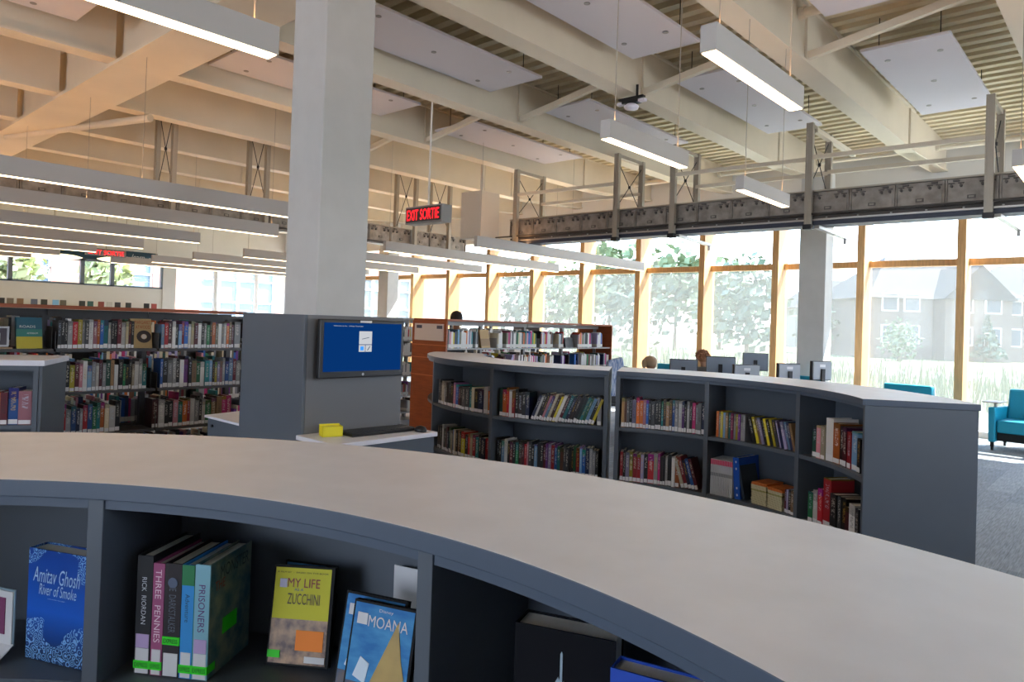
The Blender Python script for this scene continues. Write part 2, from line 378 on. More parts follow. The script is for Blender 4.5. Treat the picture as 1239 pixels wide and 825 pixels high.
# ------------------------------------------------------------------ suspended track with castings, rails and posts
def post_pair(front, back, z0, zt, i, grp):
    """two slotted aluminium posts with crossed cables and a foot bracket"""
    e = empty('track_post', (front[0], front[1], z0), cat='post')
    for p, zb in ((front, z0), (back, z0 + .3)):
        q = MB().box(p[0] - .03, p[0] + .03, p[1] - .025, p[1] + .025, zb, zt)
        for dx in (-.04, .02): q.box(p[0] + dx, p[0] + dx + .02, p[1] - .032, p[1] + .032, zb, zt)
        q.build('slotted_bar', ALU, e)
    a = Vector((*front, 0)); c = Vector((*back, 0)); zm0, zm1 = z0 + .45, zt - .1
    MB().tube((a.x, a.y, zm1), (c.x, c.y, zm0), .006, n=6).tube((a.x, a.y, zm0), (c.x, c.y, zm1), .006, n=6).lathe([(.02, -.02), (.02, .02)], ((a.x + c.x) / 2, (a.y + c.y) / 2, (zm0 + zm1) / 2), 8).build('brace_cable', BLACKM, e)
    MB().bar((a.x, a.y, zt - .03), (c.x, c.y, zt - .03), .05, .05).build('head_bar', ALU, e)
    MB().box(a.x - .05, a.x + .05, a.y - .045, a.y + .045, z0 - .06, z0).build('foot_bracket', BLACK, e)
    return e
def casting(c, along, L, h, zc, parent, side):
    """one ribbed casting of the track: plate with handle slot, bosses and rounded frame"""
    q = MB(); ax = Vector((along[0], along[1], 0)).normalized(); ay = Vector((0, 0, 1)); nn = Vector((side[0], side[1], 0)).normalized()
    T = Matrix(((ax.x, ay.x, nn.x, c[0]), (ax.y, ay.y, nn.y, c[1]), (ax.z, ay.z, nn.z, zc), (0, 0, 0, 1)))
    q.box(-L / 2 + .006, L / 2 - .006, -h / 2, h / 2, 0, .02, 0, T)
    q.box(-L / 2 + .03, L / 2 - .03, -h / 2 + .01, h / 2 - .11, .02, .032, 0, T)
    for sx in (-1, 1):
        q.box(sx * (L / 2 - .012) - .008, sx * (L / 2 - .012) + .008, -h / 2, h / 2, .02, .045, 0, T)
        for k in (0.2, .38): q.prism([(sx * L * k + .014 * cos(t * pi / 4), h / 2 - .075 + .018 * sin(t * pi / 4)) for t in range(8)], .02, .05, 1, T); q.box(sx * L * k - .028, sx * L * k + .028, h / 2 - .05, h / 2 - .042, .02, .046, 1, T)
        q.box(sx * L * .29 - .03, sx * L * .29 + .03, h / 2 - .03, h / 2 - .012, .02, .05, 1, T)
    q.box(-.04, .04, -h / 2 + .055, -h / 2 + .095, .032, .04, 1, T); q.box(-.025, .025, -h / 2 + .065, -h / 2 + .085, .038, .046, 0, T)
    q.build('casting', [TRK, TRKD], parent)
tr = empty('conveyor_track', (-4, 9.0, 2.93), label='long grey ribbed metal track hanging along the window wall', cat='track')
x = -8.2; L = .5
while x < 3.2:
    casting((x + L / 2, 9.05), (1, 0), L, .28, 3.2, tr, (0, -1)); x += L
MB().box(-8.2, 3.2, 9.07, 9.30, 3.04, 3.34).build('track_body', TRKD, tr)
MB().box(-8.2, 3.2, 9.0, 9.12, 3.345, 3.365).build('cap_strip', ALU, tr)
MB().tube((-8.5, 8.93, 3.06), (3.2, 8.93, 3.06), .013, n=8).build('round_rail', ALUD, tr)
MB().box(-8.2, 3.2, 8.99, 9.05, 2.985, 3.005).build('white_rail', TRKL, tr)
MB().box(-8.2, 3.2, 9.02, 9.3, 2.93, 2.985).build('lower_beam', mat('navy_rail', '#3a4050', .5), tr)
MB().box(-8.2, 3.2, 9.03, 9.07, 3.005, 3.04).build('bolt_strip', TRKD, tr)
for xx in [-8 + .36 * i for i in range(30)]: MB().lathe([(.012, -.006), (.012, .006)], (xx, 9.02, 3.022), 6).build('bolt', TRKL, tr)
pw = ['nearest the right edge of the picture', 'in front of the pale window column', 'right of centre over the bright windows', 'just left of the middle double post', 'over the window beside the white box']
for i, x in enumerate((-1.28, -3.15, -5.03, -5.98, -8.0)):
    e = post_pair((x, 8.93), (x + .0, 9.62), 2.93, 4.19, i, 'track posts'); tag(e, 'slotted aluminium track post with crossed cables, ' + pw[i], None)
for i, (xa, xb) in enumerate(((-3.15, -1.28), (-5.03, -3.15), (-8.0, -5.98))):
    for yy, zz in ((8.93, 3.76), (9.6, 3.70)):
        o = MB().bar((xa, yy, zz), (xb, yy, zz - .02), .04, .05).build('tie_bar', STEEL, tr)
for i, x in enumerate((-1.2, -3.05, -4.95, -7.9)):
    o = MB().bar((x, 8.95, 2.9), (x + .1, 9.75, 2.84), .06, .035).lathe([(.02, -.07), (.02, 0)], (x + .1, 9.72, 2.83), 8).build('arm_bracket', TRKL, tr)
MB().bar((-3.15, 9.1, 4.14), (-3.1, 10.5, 4.1), .06, .06).build('head_channel', STEEL, tr)
# left run, towards the far left
tl = empty('conveyor_track', (-10.9, 6, 2.93), label='grey ribbed track run at left, seen between the hanging linear lights', cat='track')
y = 1.0
while y < 10.4:
    casting((-10.84, y + .25), (0, 1), .5, .28, 3.2, tl, (1, 0)); y += .5
MB().box(-11.1, -10.87, 1.0, 10.5, 3.04, 3.34).build('track_body', TRKD, tl)
MB().box(-10.9, -10.82, 1.0, 10.5, 3.345, 3.36).build('cap_strip', ALU, tl)
MB().box(-10.88, -10.80, 1.0, 10.5, 2.985, 3.005).build('white_rail', TRKL, tl)
pw = ['at the far left under the ceiling girder', 'just left of the near column', 'behind the exit sign', 'right of the exit sign']
for i, y in enumerate((4.37, 5.85, 9.0, 9.9)):
    e = post_pair((-10.7, y), (-11.3, y), 2.93, 4.77, i, 'x'); tag(e, 'slotted aluminium track post with crossed cables, ' + pw[i], None)
o = MB().tube((-9.9, 3.72, 4.15), (-12.9, 2.8, 4.15), .05, n=12).build('round_brace', STEEL); tag(o, 'round grey brace pipe reaching left from the far left track post', 'pipe')
o = MB().box(-8.95, -8.45, 8.55, 9.0, 3.02, 3.83).tube((-8.7, 8.8, 3.83), (-8.7, 8.8, 4.775), .03).build('equipment_box', mat('beige_box', '#cfc6b8', .6), bevel=.01); tag(o, 'tall beige metal box hanging at the corner of the track', 'box')

# ------------------------------------------------------------------ acoustic panels
def acoustic(x0, x1, y0, y1, label):
    e = empty('acoustic_panel', ((x0 + x1) / 2, (y0 + y1) / 2, 4.4), label=label, cat='ceiling panel')
    MB().box(x0, x1, y0, y1, 4.4, 4.43).build('panel_board', PANEL, e, bevel=.004)
    n = 3
    for i in range(n):
        for fxx in (.2, .5, .8):
            if (i + int(fxx * 10)) % 2: continue
            px, py = x0 + (x1 - x0) * fxx, y0 + (y1 - y0) * (.15 + .35 * i)
            MB().lathe([(.028, -.006), (.028, 0)], (px, py, 4.4), 10).build('screw_cap', BAFF, e)
    for px in (x0 + .12, x1 - .12):
        for py in (y0 + .2, y1 - .2): MB().tube((px, py, 4.43), (px, py, ZD), .005, n=6).build('hanger_rod', BLACKM, e)
acoustic(-2.18, -1.40, 7.48, 10.08, 'white acoustic ceiling panel at upper right, between the two rightmost beams')
acoustic(-4.07, -3.32, 7.15, 9.85, 'white acoustic ceiling panel behind the short light right of centre')
acoustic(-6.02, -5.23, 7.15, 9.70, 'white acoustic ceiling panel behind the small ceiling projector')
acoustic(-7.95, -7.12, 7.00, 9.58, 'small-looking white acoustic panel above the white equipment box')
acoustic(-2.18, -1.40, 3.7, 6.45, 'white acoustic ceiling panel cut by the top edge, at far right')
acoustic(-4.07, -3.30, 3.6, 6.30, 'white acoustic ceiling panel at top centre above the ceiling projector')
acoustic(-6.02, -5.20, 3.6, 6.18, 'large white acoustic ceiling panel just right of the near column')
acoustic(-7.98, -7.12, 3.6, 6.02, 'white acoustic ceiling panel seen behind the near column')
acoustic(-7.86, -7.15, -.4, 2.23, 'warm lit acoustic ceiling panel in the top left corner')

# ------------------------------------------------------------------ light fixtures
def fixture(x, y0, y1, label, z=2.75, w=.075, h=.12, group=None, along='Y', sus=None):
    e = empty('linear_light', (x, y0, z), label=label, cat='ceiling light', group=group)
    MB().box(x - w / 2, x + w / 2, y0, y1, z + .004, z + h).build('housing', FIX, e, bevel=.003)
    MB().box(x - w / 2 + .006, x + w / 2 - .006, y0 + .01, y1 - .01, z, z + .006).build('diffuser', LIT, e)
    MB().box(x - w / 2 + .014, x + w / 2 - .014, y0 + .02, y1 - .02, z + h - .001, z + h + .0006).build('top_diffuser', LITUP, e)  # added strip, unseen from below, that lights the ceiling
    n = max(2, int((y1 - y0) / 2.4) + 1)
    for i in range(n):
        yy = y0 + .1 + (y1 - y0 - .2) * i / (n - 1)
        MB().tube((x, yy, z + h), (x, yy, ZD), .003, n=6).build('hanging_cable', CABLE, e)
    return e
fixture(-1.38, 2.70, 3.70, 'short hanging light box at upper right, nearest of the short ones')
fixture(-2.51, 3.60, 4.60, 'short hanging light box right of centre below the small projector')
fixture(-2.52, 5.56, 6.56, 'smallest short hanging light box, in front of the grey track')
fixture(-.66, 5.73, 6.8, 'short hanging light box cut off by the right edge')
fixture(-2.94, -2.6, 1.62, 'large bright linear light crossing the top left toward the near column', z=2.75, w=.085, h=.13)
wrd = ['highest', 'second from top', 'third from top', 'fourth from top', 'fifth from top', 'sixth from top', 'lowest']
for i, (x, ye) in enumerate(((-7.6, 5.3), (-9.6, 5.45), (-11.9, 5.33), (-14.1, 5.26), (-16.1, 5.1), (-18.1, 5.0), (-19.9, 4.9))):
    fixture(x, -4.5, ye, 'long linear light in the left stack, ' + wrd[i] + ' at the left edge', h=.18, group='long lights at left')
for i, (x, ya, ye, lb) in enumerate(((-7.8, 7.79, 12.7, 'long white linear light right of the equipment box, nearest window lights'), (-9.8, 7.58, 12.4, 'long white linear light starting below the exit sign'), (-11.9, 7.2, 12.1, 'long white linear light emerging right of the near column under another'),
        (-13.8, 7.1, 11.75, 'linear light ending at the near column, highest of the far four'), (-15.8, 6.95, 11.7, 'linear light far left of column, second of the far four'), (-17.8, 6.85, 11.7, 'linear light far left of column, third of the far four'), (-19.3, 6.45, 11.6, 'linear light far left of column, lowest of the far four'))):
    fixture(x, ya, ye, lb, h=.18, group='far long lights')

# exit sign
T = Matrix.Translation((0, 0, 0))
e = empty('exit_sign', (-6.45, 5.6, 2.76), label='red glowing exit sign in grey housing hanging right of the near column', cat='exit sign')
MB().box(-6.82, -6.16, 5.58, 5.74, 2.755, 2.965).build('sign_box', mat('sign_housing', '#8d8a88', .5), e, bevel=.004)
MB().box(-6.80, -6.18, 5.572, 5.58, 2.775, 2.945).build('sign_face', mat('sign_face', '#3c3634', .5), e)
RED = emis('red_letters', '#ff1e26', 1.3)
TT = Matrix(((1, 0, 0, -6.49), (0, 0, -1, 5.569), (0, 1, 0, 2.86), (0, 0, 0, 1)))
text('sign_letters', 'EXIT SORTIE', TT, .58, .13, RED, e, off=.008)
MB().tube((-6.49, 5.66, 2.965), (-6.49, 5.66, ZD), .012, n=8).build('hanging_rod', WHITE, e)

# ceiling sensor / projector under the beam
e = empty('ceiling_projector', (-4.36, 6.9, 4.05), label='small dark projector with white lens hanging under a ceiling beam', cat='projector')
c = Vector((-4.36, 6.75, 4.1))
MB().box(-.1, .1, -.05, .05, 0, .05, 0, Matrix.Translation(c)).box(-.16, .16, -.03, .03, .05, .07, 0, Matrix.Translation(c)).tube(c + Vector((.07, 0, .05)), c + Vector((.07, 0, .2)), .015).build('bracket', BLACK, e)
MB().lathe([(.02, -.07), (.075, -.06), (.085, -.03), (.05, -.005)], tuple(c), 16).build('lens_dome', mat('dome_white', '#e6e2ee', .3), e, smooth=True)
for s in (-1, 1): MB().box(-.05, .05, -.03, .03, -.02, .01, 0, Matrix.Translation(c + Vector((s * .13, 0, .02)))).build('side_lamp', mat('dome_white', '#e6e2ee', .3), e)

# ------------------------------------------------------------------ curved bookcases
def arc_unit(name, label, c, Rin, Rout, divs, front, zt, shelves, end_panels=(True, True), shelf_mat=None, overhang=.012):
    """ring segment bookcase; divs = divider angles in degrees, rising; front 'in' or 'out'"""
    a0, a1 = min(divs), max(divs); e = empty(name, (c[0], c[1], 0), label=label, cat='bookcase')
    th = .036; n = int((a1 - a0) / 1.5)
    MB().arc(c, Rin - overhang, Rout + overhang, a0 - .5, a1 + .5, zt - th, zt, n, 0, 1).build('top', [GREYTOP_LIT, GREYEDGE], e, bevel=.0025)
    Rm = Rin + .30 if front == 'in' else Rout - .30
    Rf = Rin if front == 'in' else Rout; s = 1 if front == 'in' else -1
    def band(r0, r1, z0, z1, nm, m, aa=a0, ab=a1):
        MB().arc(c, min(r0, r1), max(r0, r1), aa, ab, z0, z1, max(6, int((ab - aa) / 1.5))).build(nm, m, e)
    band(Rf + s * .004, Rf + s * .022, zt - th - .022, zt - th, 'top_rail', GREYEDGE)
    band(Rm, Rm + s * .018, .05, zt - th, 'back_panel', GREYIN)
    Ro = Rout if front == 'in' else Rin
    band(Ro - s * .018, Ro, .02, zt - th, 'outer_panel', GREY)
    band(Rf + s * .02, Rf + s * .04, 0, .08, 'plinth', GREYIN)
    hw = degrees(.017 / Rf)
    for d in divs:
        full = d in (a0, a1)
        R0, R1 = (Rin, Rout) if full else (min(Rf, Rm), max(Rf, Rm))
        MB().arc(c, R0, R1, d - hw, d + hw, 0.0, zt - th, 1).build('divider', GREY, e, bevel=.0015)
    for da, db in zip(divs[:-1], divs[1:]):
        for z in shelves:
            MB().arc(c, min(Rf + s * .006, Rm), max(Rf + s * .006, Rm), da + hw, db - hw, z - .026, z, 16).build('shelf', shelf_mat or GREY, e)
    return e
CN = (-.737, -.645); RI, RO = 1.476, 2.05; ZN = 1.24; ZS = .82
near = arc_unit('curved_bookcase', 'large curved grey bookcase in the foreground with a smooth pale top', CN, RI, RO, [37, 67, 97, 127, 157, 187], 'in', ZN, [ZS, .40, .08])
CR = (-2.433, 3.511); TH = 31.46; JX = TH + 90
ZM = [.79, .36, .06]
midr = arc_unit('curved_bookcase', 'curved grey bookcase beyond the foreground, right part with flat end panel', CR, RI, RO, [TH, TH + 30, TH + 60, JX - 2.6], 'in', ZN, ZM)
u = (cos(radians(JX)), sin(radians(JX))); CL = (CR[0] + 3.526 * u[0], CR[1] + 3.526 * u[1]); TL = JX + 180
midl = arc_unit('curved_bookcase', 'curved grey bookcase bulging forward, left of the bright gap, with rounded white-lit end', CL, RI, RO, [TL - 90, TL - 60, TL - 30, TL - .7], 'out', ZN, ZM)

# ------------------------------------------------------------------ books
PAL = {'k': ('black', '#16161a'), 'n': ('dark brown', '#2c1a1c'), 'w': ('white', '#d9d8d6'), 'c': ('cream', '#cfc4a6'), 'g': ('grey', '#8b8d92'), 'd': ('dark grey', '#43464c'),
       'r': ('red', '#b0202a'), 'm': ('maroon', '#5e1424'), 'o': ('orange', '#cf6a20'), 't': ('tan', '#a5815a'), 'b': ('blue', '#2560b0'), 'u': ('navy', '#1a2550'), 'l': ('light blue', '#7ba7cf'),
       'T': ('teal', '#147a80'), 'G': ('green', '#1d7a4a'), 'D': ('dark green', '#17453a'), 'y': ('yellow', '#cdbb2a'), 'p': ('purple', '#6a2f86'), 'P': ('pink', '#d28a98'), 'v': ('lavender', '#a49cc4'),
       'M': ('magenta', '#b8256e'), 'B': ('brown', '#6a4432'), 'e': ('olive grey', '#6f6e5c')}
def unit_meshes():
    c = MB(); c.box(-.5, .5, 0, .025, 0, 1).box(-.5, -.42, .025, 1, 0, 1).box(.42, .5, .025, 1, 0, 1)
    q = MB(); q.box(-.42, .42, .02, .975, .012, .982)
    l = MB(); l.box(-.46, .46, -.006, 0, .02, .15)
    def me(m, name, mats):
        o = m.build(name, mats); d = o.data; bpy.data.objects.remove(o); return d
    return me(c, 'book_cover', COVER), me(q, 'page_block', PAGE), me(l, 'spine_label', LABELW)
MC, MP, ML = unit_meshes()
MCP = MC.copy(); MCP.materials[0] = PLAIN
def book(name, col, t, dep, h, pos, rz, lean=0, tilt=0, label=None, cat='book', group=None, lab=True, plain=False, pages=True):
    o = bpy.data.objects.new(name, MCP if plain else MC); COL.objects.link(o)
    o.color = lin(col); o.scale = (t, dep, h)
    o.rotation_mode = 'XYZ'
    R = Matrix.Rotation(rz, 4, 'Z') @ Matrix.Rotation(tilt, 4, 'X') @ Matrix.Rotation(lean, 4, 'Y')
    o.rotation_euler = R.to_euler(); o.location = Vector(pos)
    tag(o, label, cat, group)
    if pages:
        p = bpy.data.objects.new('page_block', MP); COL.objects.link(p); p.parent = o
    if lab:
        p = bpy.data.objects.new('spine_label', ML); COL.objects.link(p); p.parent = o
        p.scale = (1, 1, random.uniform(.85, 1.15))
    return o
BOOKN = [0]
def shelf_row(seq, posfn, z, s0, s1, where, group, dep=.15, hr=(.195, .24), lean=0.0, gap=.0, name='book', cat='book', lab=True, start=0, plain=False, kind='book', hs=None, wr=(.7, 1.35), total=None, noid=False):
    toks = seq.split(); rnd = [random.uniform(*wr) * (float(t[1:]) if len(t) > 1 else 1) for t in toks]
    tot = sum(rnd); s = s0; n = len(toks)
    for i, (tk, wgt) in enumerate(zip(toks, rnd)):
        cname, hexc = PAL[tk[0]]
        slot = (s1 - s0) * wgt / tot; t = slot * cos(lean) - .0015
        h = random.uniform(*hr) if hs is None else hs[i]
        x, y, rz = posfn(s + slot / 2)
        lift = t / 2 * abs(sin(lean)) + .001
        inset = random.uniform(0, .012)
        y_ = Matrix.Rotation(rz, 3, 'Z') @ Vector((0, 1, 0))
        hx = tuple(int(hexc[k:k + 2], 16) for k in (1, 3, 5)); j = random.uniform(.62, 1.05)
        hx = '#' + ''.join('%02x' % max(0, min(255, int(v * j))) for v in hx)
        lbl = '%s %s, %s from left, %s' % (cname, kind, ORD[i + start], where)
        book(name, hx, t, dep * random.uniform(.88, 1.0), h, (x + y_.x * inset, y + y_.y * inset, z + lift), rz, lean, 0, lbl, cat, group, lab, plain)
        BOOKN[0] += 1
        s += slot
def arc_pos(c, R, aleft, front):
    def f(s):
        a = aleft - degrees(s / R) if front == 'in' else aleft + degrees(s / R)
        return c[0] + R * cos(radians(a)), c[1] + R * sin(radians(a)), radians(a - 90 if front == 'in' else a + 90)
    return f
def bay(c, front, al, R=None):
    R = R or (RI + .035 if front == 'in' else RO - .035)
    return arc_pos(c, R, al, front), R
rad = radians
GM = 'books in the curved bookcases across the aisle'
# left convex unit: bays read left to right
p, R = bay(CL, 'out', TL - 60)
w_ = R * rad(30)
shelf_row('k n c w n n k n P b m k g d T c k u w o', p, ZM[0], .10, w_ - .03, 'upper shelf, leftmost bay of curved bookcase', GM, hr=(.2, .235))
shelf_row('n n k w k n m u D c b c k t n y n r c r T k u r', p, ZM[1], .10, w_ - .03, 'lower shelf, leftmost bay of curved bookcase', GM)
p, R = bay(CL, 'out', TL - 30); w_ = R * rad(29.3)
shelf_row('D o r w r k n k u', p, ZM[0], .06, .37, 'upper shelf, bay left of the gap', GM, hr=(.21, .25))
shelf_row('u w k k P l c B y w m T u n n k D T G l k y', p, ZM[0], .38, .93, 'upper shelf, bay left of the gap', GM, hr=(.22, .25), lean=rad(22), start=9, wr=(.85, 1.15))
shelf_row('g', p, ZM[0], w_ - .07, w_ - .035, 'upper shelf, bay left of the gap', GM, start=31)
shelf_row('k k l w k m k G n B m r P d k l k k m p v r b T B d d k k G r l b u g g k', p, ZM[1], .05, w_ - .05, 'lower shelf, bay left of the gap', GM, hr=(.22, .25))
# right concave unit
p, R = bay(CR, 'in', JX - 2.6); w_ = R * rad(27.4)
shelf_row('t B g k v o o P b k d k k T n t B b g w p k w k M g g u', p, ZM[0], .03, w_ - .03, 'upper shelf, bay right of the gap', GM, hr=(.22, .245))
shelf_row('r k v y r R v k R w M n k w k w o'.replace('R', 'r1.6'), p, ZM[1], .03, .50, 'lower shelf, bay right of the gap', GM, hr=(.22, .25))
shelf_row('c r u b m', p, ZM[1], .52, .66, 'lower shelf, bay right of the gap', GM, lean=rad(-17), start=17, hr=(.22, .25), wr=(.9, 1.1))
shelf_row('w g', p, ZM[1], .69, w_ - .025, 'lower shelf, bay right of the gap', GM, start=22, hr=(.235, .245), wr=(1, 1))
p, R = bay(CR, 'in', TH + 60); w_ = R * rad(30)
GD = 'slim disc cases on the upper shelf'
shelf_row('o g y l t T M g y p w g', p, ZM[0], .06, .30, 'upper shelf, magazine bay', GD, dep=.135, hr=(.188, .194), name='disc_case', cat='disc case', lab=False, kind='disc case', wr=(.9, 1.1))
shelf_row('k y t v k y k y d v u v l u t', p, ZM[0], .37, w_ - .05, 'upper shelf, magazine bay', GD, dep=.135, hr=(.188, .194), name='disc_case', cat='disc case', lab=False, kind='disc case', lean=rad(-16), start=12, wr=(.9, 1.1))
# magazines, blue binder, piles
def magset(p, n, s0, s1, z):
    for i in range(n):
        s = s0 + (s1 - s0) * (i + .5) / n; x, y, rz = p(s); t = (s1 - s0) / n - .0045
        o = MB().box(-t / 2, t / 2, 0, .2, 0, .265).build('magazine', mat('magazine_white', '#c9cdd3', .5)); o.location = (x, y, z); o.rotation_euler = (0, 0, rz)
        o['label'] = 'thin white magazine with pink top band, %s from left of upright set' % ORD[i]; o['category'] = 'magazine'; o['group'] = 'upright magazines'
        for nm, z0, z1, m in (('pink_band', .225, .262, mat('pink_print', '#e0527a', .5)), ('grey_band', .14, .165, mat('grey_print', '#8e939c', .5))):
            MB().box(-t / 2 - .0004, t / 2 + .0004, -.0006, .0, z0, z1).build(nm, m, o, local=True)
magset(p, 13, .03, .21, ZM[1])
x, y, rz = p(.255); o = book('ring_binder', '#1450b4', .05, .27, .30, (x, y, ZM[1] + .002), rz, rad(-4), 0, 'tall bright blue binder beside the upright magazines', 'binder', plain=True, lab=False)
for zz in (.03, .08, .22, .27): MB().lathe([(.12, -.012), (.12, .012)], (0, 0, 0), 8).build('rivet', LABELW, o, local=True).matrix_local = Matrix.Translation((.0, -.001, zz / .3)) @ Matrix.Rotation(pi / 2, 4, 'X') @ Matrix.Diagonal((1, .25, .25, 1)) @ Matrix.Rotation(0, 4, 'Z')
book('book', '#2a3440', .02, .2, .25, (*p(.31)[:2], ZM[1] + .004), p(.31)[2], rad(-12), 0, 'thin dark slate book leaning behind the blue binder', 'book', GM, False, True)
for col_, (sa, k_) in enumerate(((.37, 15), (.505, 14))):
    zz = ZM[1]
    for i in range(k_):
        x, y, rz = p(sa + .062 + random.uniform(-.004, .004)); top = i >= k_ - 2
        hcol = '#c56a28' if (top) else ('#9a9a5c' if i == 9 else '#c9c3a0')
        o = MB().box(-.064, .064, 0, .19, .003, .0095).box(-.058, .058, .006, .184, 0, .003).build('magazine', mat('mag_' + hcol[1:], hcol, .6)); o.location = (x, y, zz); o.rotation_euler = (0, 0, rz); zz += .0105
        tag(o, '%s magazine, %s from the bottom of the %s pile' % ('orange' if top else 'olive' if i == 9 else 'cream', ORD[i], 'left' if col_ == 0 else 'right'), 'magazine', 'piled magazines')
shelf_row('m v k t k', p, ZM[1], .645, w_ - .03, 'lower shelf, magazine bay', GM, hr=(.155, .165))
p, R = bay(CR, 'in', TH + 30); w_ = R * rad(30)
shelf_row('D P c w1.9 o1.6 n m r l1.9 k', p, ZM[0], .10, w_ - .16, 'upper shelf, bay beside the flat end panel', GM, hs=[.2, .21, .21, .27, .25, .24, .24, .22, .23, .2], wr=(.95, 1.1), dep=.18)
shelf_row('G w r r1.9 k1.5 d k1.3 m w1.6 k', p, ZM[1], .08, w_ - .16, 'lower shelf, bay beside the flat end panel', GM, hs=[.2, .22, .24, .32, .24, .24, .24, .2, .23, .22], wr=(.95, 1.1), dep=.18)

# white and teal strip seen in the gap between the two curved units
# ------------------------------------------------------------------ straight steel shelving with wooden tops
def straight_shelf(name, label, x, ya, yb, nb, zs, zt=1.615, depth=.62, wood=True, metal=None, endp=True):
    metal = metal or SHELFM
    e = empty(name, (x, ya, 0), label=label, cat='bookshelf')
    MB().box(x - depth, x + .01, ya - .02, yb + .02, zt - .028, zt).build('wooden_top', WOODB if wood else metal, e, bevel=.003)
    P = (yb - ya) / nb
    for k in range(nb + 1):
        y_ = ya + P * k
        MB().box(x - depth / 2 - .025, x - depth / 2 + .025, y_ - .02, y_ + .02, 0, zt - .03).build('upright', metal, e)
        for s, xa in ((1, x - .25), (-1, x - depth + .0)):
            pass
    for k in range(nb):
        y0, y1 = ya + P * k + .008, ya + P * (k + 1) - .008
        for z in zs:
            MB().box(x - .27, x, y0, y1, z - .02, z).build('shelf', metal, e)
            MB().box(x - .27, x - .01, y0 - .004, y0 - .001, z, z + .13).build('shelf_bracket', metal, e)
            MB().box(x - depth, x - depth + .27, y0, y1, z - .02, z).build('shelf', metal, e)
        MB().box(x - .25, x - .24, y0, y1, zt - .08, zt - .03).build('top_rail', metal, e)
    MB().box(x - depth, x, ya, yb, 0, .08).build('base', metal, e)
    if endp:
        for y_ in (ya - .028, yb + .002): MB().box(x - depth - .01, x + .01, y_, y_ + .026, 0, zt - .028).build('end_panel', WOODB if wood else metal, e, bevel=.002)
    return e
XA = -6.10
shA = straight_shelf('tall_bookshelf', 'tall dark steel bookshelf with a red-brown wooden top at left', XA, .19, 3.17, 4, [1.285, .955, .625, .30], endp=False)
shR = straight_shelf('tall_bookshelf', 'dark steel bookshelf in the next aisle, glimpsed through the left one', -8.0, -.6, 4.3, 5, [1.25, .93, .60, .27], zt=1.56, wood=False)
MB().box(-8.32, -8.30, -.6, 4.3, .08, 1.53).build('back_panel', SHELFM, shR)
def face_pos(x, y0):
    return lambda s: (x, y0 + s, rad(90))
GA = 'books on the tall steel shelf at left'
yA = [.19 + .745 * k for k in range(5)]
xb = XA - .012
# top row
shelf_row('d k k w r1.2 y g d w P o b T w k k m w c m k', face_pos(xb, 1.68), 1.285, .02, .56, 'top row, middle bay of tall steel shelf', GA, hr=(.205, .235), dep=.16)
shelf_row('l1.3 r m w k l r b w c m w k w G k o e w g w o t m', face_pos(xb, 2.425), 1.285, .03, .66, 'top row, right bay of tall steel shelf', GA, hr=(.2, .235), dep=.16)
shelf_row('g1.4', face_pos(xb, 2.425), 1.285, .665, .72, 'end of top row, right bay of tall steel shelf', GA, hr=(.23, .235), dep=.16)
shelf_row('w k D k d k k r k y m P w l g w m g D1.4 t w k G k k c w w T', face_pos(xb, 1.68), .955, -.12, .67, 'second row, middle bay of tall steel shelf', GA, hr=(.195, .245), dep=.16)
shelf_row('b k g w k w1.3 p k t G w T l k y v P w b l m w', face_pos(xb, 2.425), .955, .03, .73, 'second row, right bay of tall steel shelf', GA, hr=(.2, .245), dep=.16)
shelf_row('D k t T k d r g b u w r1.4 b G T o1.3 c w1.3 k', face_pos(xb, 1.68), .625, -.10, .48, 'third row, middle bay of tall steel shelf', GA, hr=(.19, .245), dep=.16)
shelf_row('m w k k P T o r w g k w G t t M M', face_pos(xb, 2.425), .625, -.02, .66, 'third row, right bay of tall steel shelf', GA, hr=(.2, .245), dep=.16)
# face-out display books
def face_out(name, lab, x, y, z, w_, h, bands, grp=None, rz=rad(90), tilt=rad(-12)):
    o = empty(name, (x, y, z), rz, lab, 'book', grp); o.rotation_euler = (tilt * 0, 0, rz)
    Tm = worldm(o) @ Matrix.Rotation(tilt, 4, 'X')
    MB().box(-w_ / 2, w_ / 2, 0, .004, 0, h, 0, Tm).box(-w_ / 2, w_ / 2, .024, .028, 0, h, 0, Tm).box(-w_ / 2, -w_ / 2 + .004, 0, .028, 0, h, 0, Tm).build('cover', mat('cov_' + bands[0][2][1:], bands[0][2], .4), o)
    MB().box(-w_ / 2 + .004, w_ / 2 - .003, .004, .024, .003, h - .003, 0, Tm).build('page_block', PAGE, o)
    for z0, z1, hx in bands[1:]: MB().box(-w_ / 2, w_ / 2, -.0008, 0, h * z0, h * z1, 0, Tm).build('cover_print', mat('cov_' + hx[1:], hx, .4), o)
    return o, Tm @ Matrix(((1, 0, 0, 0), (0, 0, -1, -.0012), (0, 1, 0, 0), (0, 0, 0, 1)))
def put(Tq, x, y): return Tq @ Matrix.Translation((x, y, 0))
o, Tq = face_out('display_book', 'face-out book with a teal sky and yellow field cover on tall shelf', XA - .05, 1.53, 1.287, .165, .235, [(0, 1, '#155a70'), (0, .38, '#b9ab33'), (.38, .62, '#2f7c74')])
text('cover_lettering', 'ROADS', put(Tq, -.01, .165), .10, .018, LABELW, o); text('cover_lettering', 'AETERNUM', put(Tq, .02, .115), .07, .012, LABELW, o)
o, Tq = face_out('display_book', 'face-out tan book with red lettering and a dark round wreath', XA - .06, 2.32, 1.287, .165, .245, [(0, 1, '#b79a66')])
text('cover_lettering', 'MARGARET', put(Tq, .015, .215), .125, .028, mat('rust', '#a5401c', .5), o); text('cover_lettering', 'ATWOOD', put(Tq, .015, .175), .115, .028, mat('rust', '#a5401c', .5), o)
b = MB(); 
